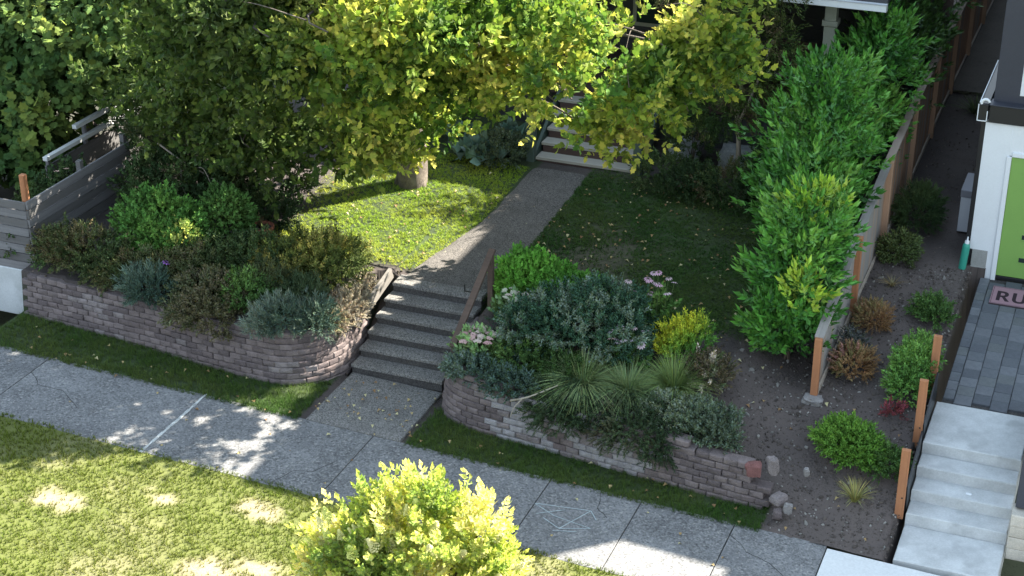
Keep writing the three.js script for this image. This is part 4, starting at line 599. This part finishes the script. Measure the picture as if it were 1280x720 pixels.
{
  const pt = thing('terracotta_pot', 'terracotta pot with dry plant beside the shady left lawn', 'plant pot', [-13.05, Y(-13.05, -21.7), -21.7]);
  M.terra = mineral([0.28, 0.095, 0.055], { fine: 0.15, coarse: 0.25, metres: 0.6 });
  const g = new THREE.LatheGeometry([[0, 0], [0.13, 0], [0.185, 0.24], [0.21, 0.245], [0.215, 0.3], [0.18, 0.3], [0.17, 0.24], [0, 0.24]].map(p => new THREE.Vector2(...p)), 24); part('pot', g, M.terra, pt); part('soil', new THREE.CylinderGeometry(0.17, 0.165, 0.03, 18), std(SOIL, 1), pt, [0, 0.245, 0]); part('dry_plant', grassGeo(50, 0.3, 0.25, 0.012, 0.4), tinted(leafMat(0), [0.14, 0.12, 0.06]), pt, [0, 0.25, 0]);
  for (const [x, z, w, ry, lab] of [[-12.95, -21.32, 0.3, 0.2, 'pale flat stone in front of the terracotta pot'], [-12.72, -21.62, 0.34, 0.9, 'pale flat stone between the pot and the left lawn'], [-13.6, -21.75, 0.22, 0.5, 'small pale flat stone behind the rose bush']]) { const s = thing('flat_stone', lab, 'stone', [x, Y(x, z) + 0.05, z]); part('stone', brokenRock(w, 0.07, w * 0.6), M.rockPale, s, [0, 0, 0], [0, ry, 0]); }
  const br = thing('fallen_branch', 'long pale bare branch lying across the dark shrubs', 'branch', [-14.6, 1.9, -22.3]); part('wood', merge([limb([[-0.7, 0.35, 0], [-0.2, 0.15, 0.1], [0.35, 0, 0.2], [0.8, -0.15, 0.3]], 0.018, 0.008, 6), limb([[0.1, 0.08, 0.15], [0.35, 0.15, 0.3], [0.6, -0.25, 0.4]], 0.01, 0.004, 5), limb([[-0.2, 0.15, 0.1], [-0.1, -0.2, 0.3], [0.15, -0.5, 0.4]], 0.012, 0.004, 5)]), M.twigPale, br);
}
// ---------------------------------------------------------------- flower bed behind the right wall
shrub({ name: 'mint_clump', cat: 'herb', label: 'bright green leafy mint clump at the top of the handrail', x: -8.1, z: -21.55, blobs: [[0, 0.2, 0, 0.7, 0.3, 0.5], [-0.35, 0.22, -0.2, 0.4, 0.3, 0.4], [0.45, 0.18, 0.15, 0.45, 0.25, 0.35], [0.75, 0.14, 0.0, 0.3, 0.2, 0.3]], n: 1000, geo: med, mat: M.leaf, pal: BRIGHT, up: 0.8, stemN: 0 });
shrub({ label: 'large dark blue green shrub speckled with pale leaf edges in the flower bed', x: -7.15, z: -20.4, blobs: [[0, 0.45, 0, 0.85, 0.5, 0.55], [-0.6, 0.32, 0.15, 0.5, 0.4, 0.45], [0.35, 0.6, -0.25, 0.65, 0.45, 0.5], [0.7, 0.35, 0.1, 0.45, 0.4, 0.4]], n: 1900, geo: small, pal: [[0.022, 0.055, 0.032], [0.032, 0.075, 0.043], [0.045, 0.09, 0.05], [0.1, 0.14, 0.1]], tone: 3.5 });
const domeGeo = (r, k, n) => { const l = []; for (let i = 0; i < n; i++) { const a = i * 2.4, q = Math.sqrt(i / n) * r, g = new THREE.OctahedronGeometry(k * R(0.8, 1.3), 0); g.deleteAttribute('uv'); g.translate(Math.cos(a) * q, (1 - (q / r) ** 2) * r * 0.4 + R(-0.004, 0.004), Math.sin(a) * q); l.push(g); } return merge(l); };
{
  const head = domeGeo(0.062, 0.013, 34), pinks = [flowerM([0.42, 0.25, 0.25]), flowerM([0.5, 0.34, 0.32]), flowerM([0.48, 0.4, 0.35])];
  shrub({ label: 'leafy dark ground plant in the gap between the sage and the blue green shrub', x: -7.7, z: -19.85, blobs: [[0, 0.14, 0, 0.5, 0.2, 0.35], [0.6, 0.12, 0.1, 0.4, 0.18, 0.25]], n: 420, geo: small, pal: MID.map(c => mul(c, 0.7)) });
  const s1 = shrub({ name: 'sedum', cat: 'sedum', label: 'pink headed sedum clump beside the lower handrail post', x: -8.42, z: -19.85, blobs: [[0, 0.12, 0, 0.28, 0.2, 0.26]], n: 120, geo: med, pal: [[0.12, 0.2, 0.08], [0.17, 0.25, 0.11]], up: 0.8, stemN: 0 });
  flowers(s1, Array.from({ length: 19 }, (_, i) => { const a = i * 2.4, q = 0.3 * Math.sqrt(i / 19); return [Math.cos(a) * q, 0.42 - q * 0.35 + R(-0.03, 0.05), Math.sin(a) * q, R(0.8, 1.15)]; }), head, pinks);
  const s2 = shrub({ name: 'sedum', cat: 'sedum', label: 'small pale sedum clump between the mint and the blue green shrub', x: -8.25, z: -20.8, blobs: [[0, 0.15, 0, 0.25, 0.2, 0.2]], n: 80, geo: med, pal: [[0.1, 0.18, 0.07], [0.14, 0.22, 0.1]], up: 0.8, stemN: 0 });
  flowers(s2, Array.from({ length: 9 }, (_, i) => { const a = i * 2.4, q = 0.24 * Math.sqrt(i / 9); return [Math.cos(a) * q, 0.45 + R(-0.03, 0.05), Math.sin(a) * q, R(0.75, 1)]; }), head, [pinks[2], flowerM([0.45, 0.46, 0.36])]);
  const cone = petalFlower(0.06, 10, 0.025), cp = [flowerM([0.46, 0.27, 0.36]), flowerM([0.5, 0.36, 0.42]), flowerM([0.4, 0.3, 0.32])];
  const c1 = shrub({ name: 'coneflower', cat: 'coneflower', label: 'tall pink coneflowers behind the blue green shrub', x: -6.2, z: -21.2, blobs: [[0, 0.25, 0, 0.28, 0.3, 0.25]], n: 90, geo: med, pal: MID, up: 0.9, stemN: 0 });
  flowers(c1, Array.from({ length: 14 }, () => [R(-0.32, 0.32), R(0.6, 0.95), R(-0.15, 0.3), R(0.9, 1.25)]), cone, cp);
  const c2 = shrub({ name: 'coneflower', cat: 'coneflower', label: 'pale mauve faded coneflowers in front of the lime spurge', x: -6.3, z: -20.3, blobs: [[0, 0.2, 0, 0.3, 0.25, 0.25]], n: 90, geo: med, pal: MID, up: 0.9, stemN: 0 });
  flowers(c2, Array.from({ length: 17 }, () => [R(-0.3, 0.3), R(0.5, 0.75), R(-0.1, 0.35), R(0.9, 1.2)]), cone, [flowerM([0.42, 0.36, 0.42]), flowerM([0.38, 0.31, 0.35]), cp[2]]);
  shrub({ name: 'spurge', cat: 'spurge', label: 'lime yellow spurge mound at the lawn end of the flower bed', x: -5.6, z: -20.75, blobs: [[-0.12, 0.24, 0, 0.24, 0.28, 0.26], [0.16, 0.36, -0.05, 0.22, 0.26, 0.22], [0.02, 0.18, 0.2, 0.26, 0.2, 0.2]], lump: 0.5, n: 330, geo: small, mat: M.leaf, pal: [[0.07, 0.18, 0.03], [0.14, 0.25, 0.03], [0.3, 0.36, 0.03], [0.42, 0.42, 0.03]], up: 0.9, stemN: 0 });
}
const grassThing = (name, label, x, z, y, geo, col, n = 1) => { const t = thing(name, label, 'ornamental grass', [x, y ?? Y(x, z), z]); part('blades', geo, tinted(leafMat(0, 0.7), col), t).userData.kind = 'stuff'; return t; };
grassThing('grass_clump', 'arching green grass clump over the middle of the right wall', -6.75, -19.7, null, grassGeo(1100, 0.62, 0.95, 0.014, 0.85, 7), [0.2, 0.28, 0.13]);
grassThing('grass_clump', 'second arching grass clump beside the faded coneflowers', -6.1, -19.75, null, grassGeo(900, 0.6, 0.85, 0.013, 0.85, 7), [0.17, 0.25, 0.115]);
grassThing('grass_clump', 'fine upright grass clump in front of the lime spurge', -5.5, -20.0, null, grassGeo(1000, 0.72, 0.7, 0.011, 0.7, 7), [0.17, 0.25, 0.09]);
grassThing('grass_clump', 'thin tall grass tuft between the handrail and the sedum', -8.5, -20.75, null, grassGeo(110, 0.5, 0.2, 0.012, 0.3), [0.12, 0.2, 0.05]);
shrub({ name: 'trailing_mat', cat: 'ground cover', label: 'dark mat of ground cover hanging over the right wall under the grass', x: -6.95, z: -19.25, y: 0.62, blobs: [[0, 0.0, -0.05, 0.6, 0.22, 0.3], [0.05, -0.12, 0.24, 0.34, 0.26, 0.14], [0.5, -0.02, 0.1, 0.4, 0.16, 0.2]], lump: 0.5, n: 900, geo: tiny, pal: [[0.02, 0.035, 0.015], [0.035, 0.055, 0.022]], hang: true, up: 0, stemN: 0 });
shrub({ name: 'trailing_mat', cat: 'ground cover', label: 'long dark trailing mat covering the wall top below the fine grass', x: -5.85, z: -19.2, y: 0.55, blobs: [[0, 0.02, -0.1, 0.75, 0.26, 0.35], [0.1, -0.12, 0.24, 0.55, 0.26, 0.14], [0.45, -0.2, 0.3, 0.2, 0.22, 0.1]], n: 1000, geo: tiny, pal: [[0.02, 0.035, 0.015], [0.04, 0.06, 0.025], [0.06, 0.06, 0.035]], hang: true, up: 0, stemN: 0 });
shrub({ name: 'sage_plant', cat: 'sage', label: 'grey green sage spilling at the step end of the right wall', x: -8.2, z: -19.4, blobs: [[0, 0.06, 0, 0.5, 0.16, 0.2], [0.5, 0.03, 0.12, 0.4, 0.16, 0.2], [-0.35, 0.04, -0.1, 0.2, 0.12, 0.15]], n: 440, geo: small, pal: BLUE, hang: true, stemN: 4 });
shrub({ name: 'sage_plant', cat: 'sage', label: 'grey green mound at the bare soil end of the flower bed', x: -4.95, z: -19.5, blobs: [[0, 0.1, 0, 0.5, 0.24, 0.36], [-0.5, 0.14, 0.05, 0.35, 0.24, 0.3], [0.3, 0.02, 0.25, 0.3, 0.2, 0.14]], n: 800, geo: small, pal: [[0.06, 0.085, 0.055], [0.085, 0.12, 0.075], [0.12, 0.15, 0.1]], hang: true });
shrub({ name: 'seed_head_plant', cat: 'perennial', label: 'brown and white spotted spent perennial by the lime spurge', x: -5.1, z: -20.35, blobs: [[0, 0.2, 0, 0.3, 0.26, 0.3]], n: 200, geo: small, pal: [[0.07, 0.06, 0.035], [0.06, 0.09, 0.035], [0.3, 0.26, 0.2]], tone: 4 });
{ const v = thing('bare_vine', 'pale twisted bare stem creeping over the right wall', 'vine', [-7.3, 0.75, -19.1]); part('stem', merge([limb([[-0.3, -0.12, 0.05], [-0.1, -0.02, 0.1], [0.05, 0.05, 0.08], [0.35, 0.18, -0.1]], 0.02, 0.008, 6), limb([[-0.1, -0.02, 0.1], [-0.2, -0.15, 0.16], [-0.25, -0.3, 0.2]], 0.012, 0.005, 5)]), M.twigPale, v); }

// ---------------------------------------------------------------- plants on the bare soil, right
const RUST = [[0.16, 0.09, 0.04], [0.2, 0.12, 0.055], [0.14, 0.13, 0.05], [0.24, 0.12, 0.07]];
shrub({ name: 'rusty_shrub', label: 'rounded rusty brown shrub further up the bare soil bank', x: -3.27, z: -22.95, blobs: B1(0.25, 0.22, 0.24), n: 260, geo: tiny, pal: RUST });
shrub({ name: 'rusty_shrub', label: 'rounded rusty pink shrub near the end of the cedar fence', x: -3.27, z: -21.6, blobs: B1(0.27, 0.22, 0.26), n: 290, geo: tiny, pal: [...RUST, [0.28, 0.15, 0.13]] });
shrub({ label: 'small spreading green shrub halfway along the paver edge', x: -2.5, z: -23.55, blobs: [[0, 0.12, 0, 0.24, 0.18, 0.22], [0.15, 0.1, 0.2, 0.2, 0.14, 0.18]], n: 170, geo: small, pal: MID });
shrub({ label: 'upright green shrub leaning on the cedar posts', x: -2.42, z: -21.5, blobs: [[0, 0.3, 0, 0.24, 0.32, 0.3], [0.03, 0.3, -0.4, 0.24, 0.3, 0.25], [-0.02, 0.15, 0.3, 0.22, 0.25, 0.25]], n: 520, geo: small, pal: [[0.05, 0.12, 0.025], [0.075, 0.17, 0.035], [0.1, 0.2, 0.04]] });
shrub({ label: 'dense bright green shrub low on the bare soil', x: -3.0, z: -19.95, blobs: [[0, 0.2, 0, 0.38, 0.26, 0.32], [0.2, 0.18, 0.1, 0.25, 0.22, 0.25]], n: 560, geo: small, pal: [[0.06, 0.14, 0.02], [0.09, 0.19, 0.028]] });
shrub({ label: 'small green shrub tucked against the lowest cedar post', x: -2.45, z: -19.85, blobs: [[0, 0.12, 0, 0.24, 0.17, 0.2]], n: 200, geo: small, pal: MID });
grassThing('yellow_grass', 'yellow striped grass tuft low on the bare soil bank', -2.72, -19.3, null, grassGeo(130, 0.36, 0.36, 0.014, 0.5), [0.3, 0.29, 0.11]);
shrub({ label: 'dark feathery shrub deep along the cedar fence', x: -3.2, z: -26.7, blobs: B1(0.3, 0.35, 0.5), n: 320, geo: needle, pal: DK });
shrub({ label: 'olive green shrub against the cedar fence foot', x: -3.27, z: -25.2, blobs: B1(0.25, 0.24, 0.25), n: 220, geo: small, pal: [[0.05, 0.075, 0.025], [0.07, 0.09, 0.03]] });
grassThing('dry_tuft', 'sparse straw coloured tuft on the soil behind the rusty shrub', -3.2, -24.3, null, grassGeo(50, 0.2, 0.35, 0.012, 0.6), [0.22, 0.18, 0.1]);
grassThing('weed_tuft', 'low green weeds near the house side of the cedar fence', -3.0, -32.0, null, grassGeo(120, 0.4, 0.7, 0.02, 0.6), [0.06, 0.08, 0.035]);
shrub({ name: 'red_seedling', cat: 'seedling', label: 'tiny dark red seedling on the soil beside the cedar posts', x: -2.5, z: -20.7, blobs: B1(0.1, 0.1, 0.1), n: 24, geo: small, pal: [[0.12, 0.03, 0.035]], stemN: 0 });
{ const pot = thing('black_plant_pot', 'black nursery pot with drooping dark plant behind the cedar end post', 'plant pot', [-3.4, Y(-3.4, -22.1), -22.1]); part('pot', new THREE.LatheGeometry([[0, 0], [0.08, 0], [0.11, 0.16], [0.12, 0.16], [0.12, 0.18], [0.1, 0.18], [0.09, 0.14], [0, 0.14]].map(p => new THREE.Vector2(...p)), 18), M.black, pot); scatter('foliage', pot, small, M.leafMatt, cloud(40, [[0, 0.22, 0, 0.16, 0.1, 0.16]], { pal: [[0.06, 0.07, 0.06], [0.12, 0.13, 0.12]] })); }

// ---------------------------------------------------------------- flowering shrub in the foreground
{
  const o = [-6.9, g0(-6.9), -14.4], t = thing('panicle_hydrangea', 'sunlit yellow green flowering shrub with cream cone blossoms on the grass strip', 'flowering shrub', o);
  const B = [[0.05, 1.5, 0, 0.62, 0.62, 0.6], [-0.65, 1.2, 0.15, 0.55, 0.52, 0.5], [0.78, 1.62, -0.05, 0.26, 0.62, 0.3], [0.98, 1.3, 0, 0.24, 0.3, 0.25], [-0.2, 0.8, 0.35, 0.8, 0.6, 0.5], [0.05, 1.95, -0.1, 0.26, 0.26, 0.25], [-0.5, 1.75, 0, 0.22, 0.25, 0.22], [-0.95, 0.85, 0.2, 0.45, 0.42, 0.4], [0.6, 0.85, 0.2, 0.45, 0.45, 0.4]];
  scatter('foliage', t, sprig({ n: 10, len: 0.085, w: 0.05, stem: 0.16, a0: 1.4, a1: 0.5, jit: 0.4, tint: 0.28, tip: 0.3 }), M.leafBush, cloud(1900, B, { pal: [[0.2, 0.3, 0.06], [0.38, 0.47, 0.12], [0.6, 0.62, 0.26]], up: 0.7, inner: 0.35, lump: 0.6, low: -0.8, tone: 1.6 }));
  stems([0, 0, 0], B, 14, 0.03, M.twig, t);
  const fl = []; for (let i = 0; i < 70; i++) { const q = i / 70, a = i * 2.4, rr = 0.062 * Math.pow(1 - q, 0.8) + 0.004, g = new THREE.OctahedronGeometry(0.019 * R(0.7, 1.2), 0); g.scale(1, 0.6, 1); g.rotateX(R(-1, 1)); g.translate(Math.cos(a) * rr, q * 0.2, Math.sin(a) * rr); fl.push(g); }
  const pg = merge(fl), pm = [flowerM([0.6, 0.57, 0.22]), flowerM([0.62, 0.57, 0.28]), flowerM([0.52, 0.55, 0.15])];
  for (const c of cloud(85, B.slice(0, 8), { pal: [[1, 1, 1]], up: 1.1, jit: 0.25, inner: 0.96, low: 0.05, lump: 0.35 })) { const f = part('flower_panicle', pg, pick(pm), t, c.p.toArray()); f.quaternion.setFromUnitVectors(UP, c.d); f.scale.setScalar(R(0.55, 0.95)); f.name = numbered('flower_panicle'); }
}
// ---------------------------------------------------------------- grass, fallen leaves, pebbles
{
  const tuft = (h, w, s) => grassGeo(7, h, s, w, 0.5, 2);
  const fld = (label, geo, n, x0, x1, z0, z1, prob, hy, colf, smin = 0.7) => { const l = []; for (let i = 0; i < n; i++) { const x = R(x0, x1), z = R(z0, z1); if (rnd() > prob(x, z)) continue; const d = V(R(-0.3, 0.3), 1, R(-0.3, 0.3)).normalize(); l.push({ p: V(x, hy(x, z), z), d, s: R(smin, 1.25), c: mul(colf(x, z), R(0.8, 1.2)) }); } const im = scatter(numbered('grass'), scene, geo, M.grassMat, l); im.userData = { kind: 'stuff', label }; };
  M.grassMat = leafMat(0.25);
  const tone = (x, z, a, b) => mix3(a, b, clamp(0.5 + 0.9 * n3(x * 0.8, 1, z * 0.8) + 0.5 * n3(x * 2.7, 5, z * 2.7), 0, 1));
  fld('dry yellow green turf of the sunny strip by the road', tuft(0.055, 0.007, 0.05), 30000, -16, -3, -16.72, -13.3, (x, z) => clamp(1.35 - turfTone(x, z) * 0.85, 0.06, 1), (x, z) => g0(x) - 0.01 + 0.02 * n3(x * 1.3, 0, z * 1.3), (x, z) => mix3([0.12, 0.165, 0.02], [0.22, 0.22, 0.06], clamp(turfTone(x, z) * 0.75, 0, 1)));
  const verge = (x, z) => { const off = inside(x, z) || onStairs(x, z) ? 0 : 1; return off * (x > -10.55 && x < -9.02 ? 0 : 1) * (0.75 + 0.5 * n3(x, 4, z * 3)); };
  fld('dark green grass verge between the pavement and the block walls', tuft(0.1, 0.007, 0.07), 17000, -16.2, -3.75, -19.45, -18.3, verge, x => g0(x) - 0.015, (x, z) => tone(x, z, [0.035, 0.09, 0.014], [0.075, 0.12, 0.03]));
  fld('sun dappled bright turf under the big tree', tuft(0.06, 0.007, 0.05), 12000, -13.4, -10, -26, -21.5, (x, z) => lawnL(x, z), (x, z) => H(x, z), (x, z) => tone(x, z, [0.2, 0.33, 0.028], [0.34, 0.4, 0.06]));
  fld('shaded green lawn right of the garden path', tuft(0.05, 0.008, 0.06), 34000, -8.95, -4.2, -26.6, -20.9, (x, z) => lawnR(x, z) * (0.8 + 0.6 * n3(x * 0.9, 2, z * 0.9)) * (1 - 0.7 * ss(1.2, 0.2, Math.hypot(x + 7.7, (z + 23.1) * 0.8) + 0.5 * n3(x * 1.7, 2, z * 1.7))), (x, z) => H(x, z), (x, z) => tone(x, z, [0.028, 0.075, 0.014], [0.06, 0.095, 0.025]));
  const leafL = (() => { const g = new THREE.BufferGeometry(); g.setAttribute('position', new THREE.Float32BufferAttribute(leafTris(0.075, 0.055, 0.02, 0.02).flatMap(p => [p[0], p[2], p[1]]), 3)); g.setAttribute('color', new THREE.Float32BufferAttribute(new Array(36).fill(1), 3)); g.computeVertexNormals(); return g; })();
  const lit = []; const drop = (n, x0, x1, z0, z1, hy, ok) => { for (let i = 0; i < n; i++) { const x = R(x0, x1), z = R(z0, z1); if (ok && !ok(x, z)) continue; lit.push({ p: V(x, hy(x, z) + 0.03, z), d: V(R(-0.3, 0.3), 1, R(-0.3, 0.3)).normalize(), s: R(0.5, 1.1), c: pick([[0.35, 0.27, 0.13], [0.28, 0.19, 0.09], [0.4, 0.36, 0.2], [0.2, 0.12, 0.06]]) }); } };
  drop(260, -8.9, -4.6, -26, -21.2, (x, z) => H(x, z)); drop(90, -13, -9, -25.5, -21.3, (x, z) => H(x, z)); drop(60, -16, -4, -19.1, -18.3, x => g0(x)); drop(30, -14, -4, -18.3, -16.7, x => g0(x) - 0.025); drop(50, -10.5, -9, -19.8, -18.5, x => g0(x) + 0.03); drop(60, -5, -2.3, -24, -18.5, (x, z) => H(x, z));
  const fl = scatter('fallen_leaves', scene, leafL, M.leafMatt, lit); fl.userData = { kind: 'stuff', label: 'tan fallen leaves scattered over lawn, verge and pavement' };
  const pg = (() => { const g = new THREE.IcosahedronGeometry(0.5, 1), p = g.attributes.position; for (let i = 0; i < p.count; i++) { const a = V().fromBufferAttribute(p, i), k = 1 + 0.5 * n3(a.x * 2.5, a.y * 2.5, a.z * 2.5); p.setXYZ(i, a.x * k, a.y * k * 0.6, a.z * k * 0.8); } g.computeVertexNormals(); g.setAttribute('color', new THREE.Float32BufferAttribute(new Array(p.count * 3).fill(1), 3)); return g; })();
  const st = []; for (let i = 0; i < 6000; i++) { const x = R(-4.9, -2.0), z = R(-25.3, -18.42); if (!inside(x, z)) continue; const big = rnd() < 0.05; st.push({ p: V(x, H(x, z) + 0.02 * n3(x * 1.7, 0, z * 1.7), z), d: rdir(), s: big ? R(0.04, 0.09) : R(0.012, 0.045), c: mul(rnd() < 0.15 ? [0.2, 0.19, 0.175] : [0.075, 0.063, 0.056], R(0.7, 1.3)) }); }
  for (let i = 0; i < 1500; i++) { const x = R(-16, -5), z = R(-22, -19.3); if (!inside(x, z)) continue; st.push({ p: V(x, H(x, z), z), d: rdir(), s: R(0.015, 0.05), c: mul([0.08, 0.065, 0.05], R(0.6, 1.4)) }); }
  for (let i = 0; i < 500; i++) { const x = R(-3.5, -2.2), z = R(-34, -25.3); st.push({ p: V(x, H(x, z), z), d: rdir(), s: R(0.015, 0.06), c: mul([0.09, 0.075, 0.065], R(0.6, 1.5)) }); }
  const pb = scatter('pebbles', scene, pg, leafMat(0, 0.95), st); pb.userData = { kind: 'stuff', label: 'loose clods and pebbles on the bare soil' };
}
renderer.render(scene, camera);
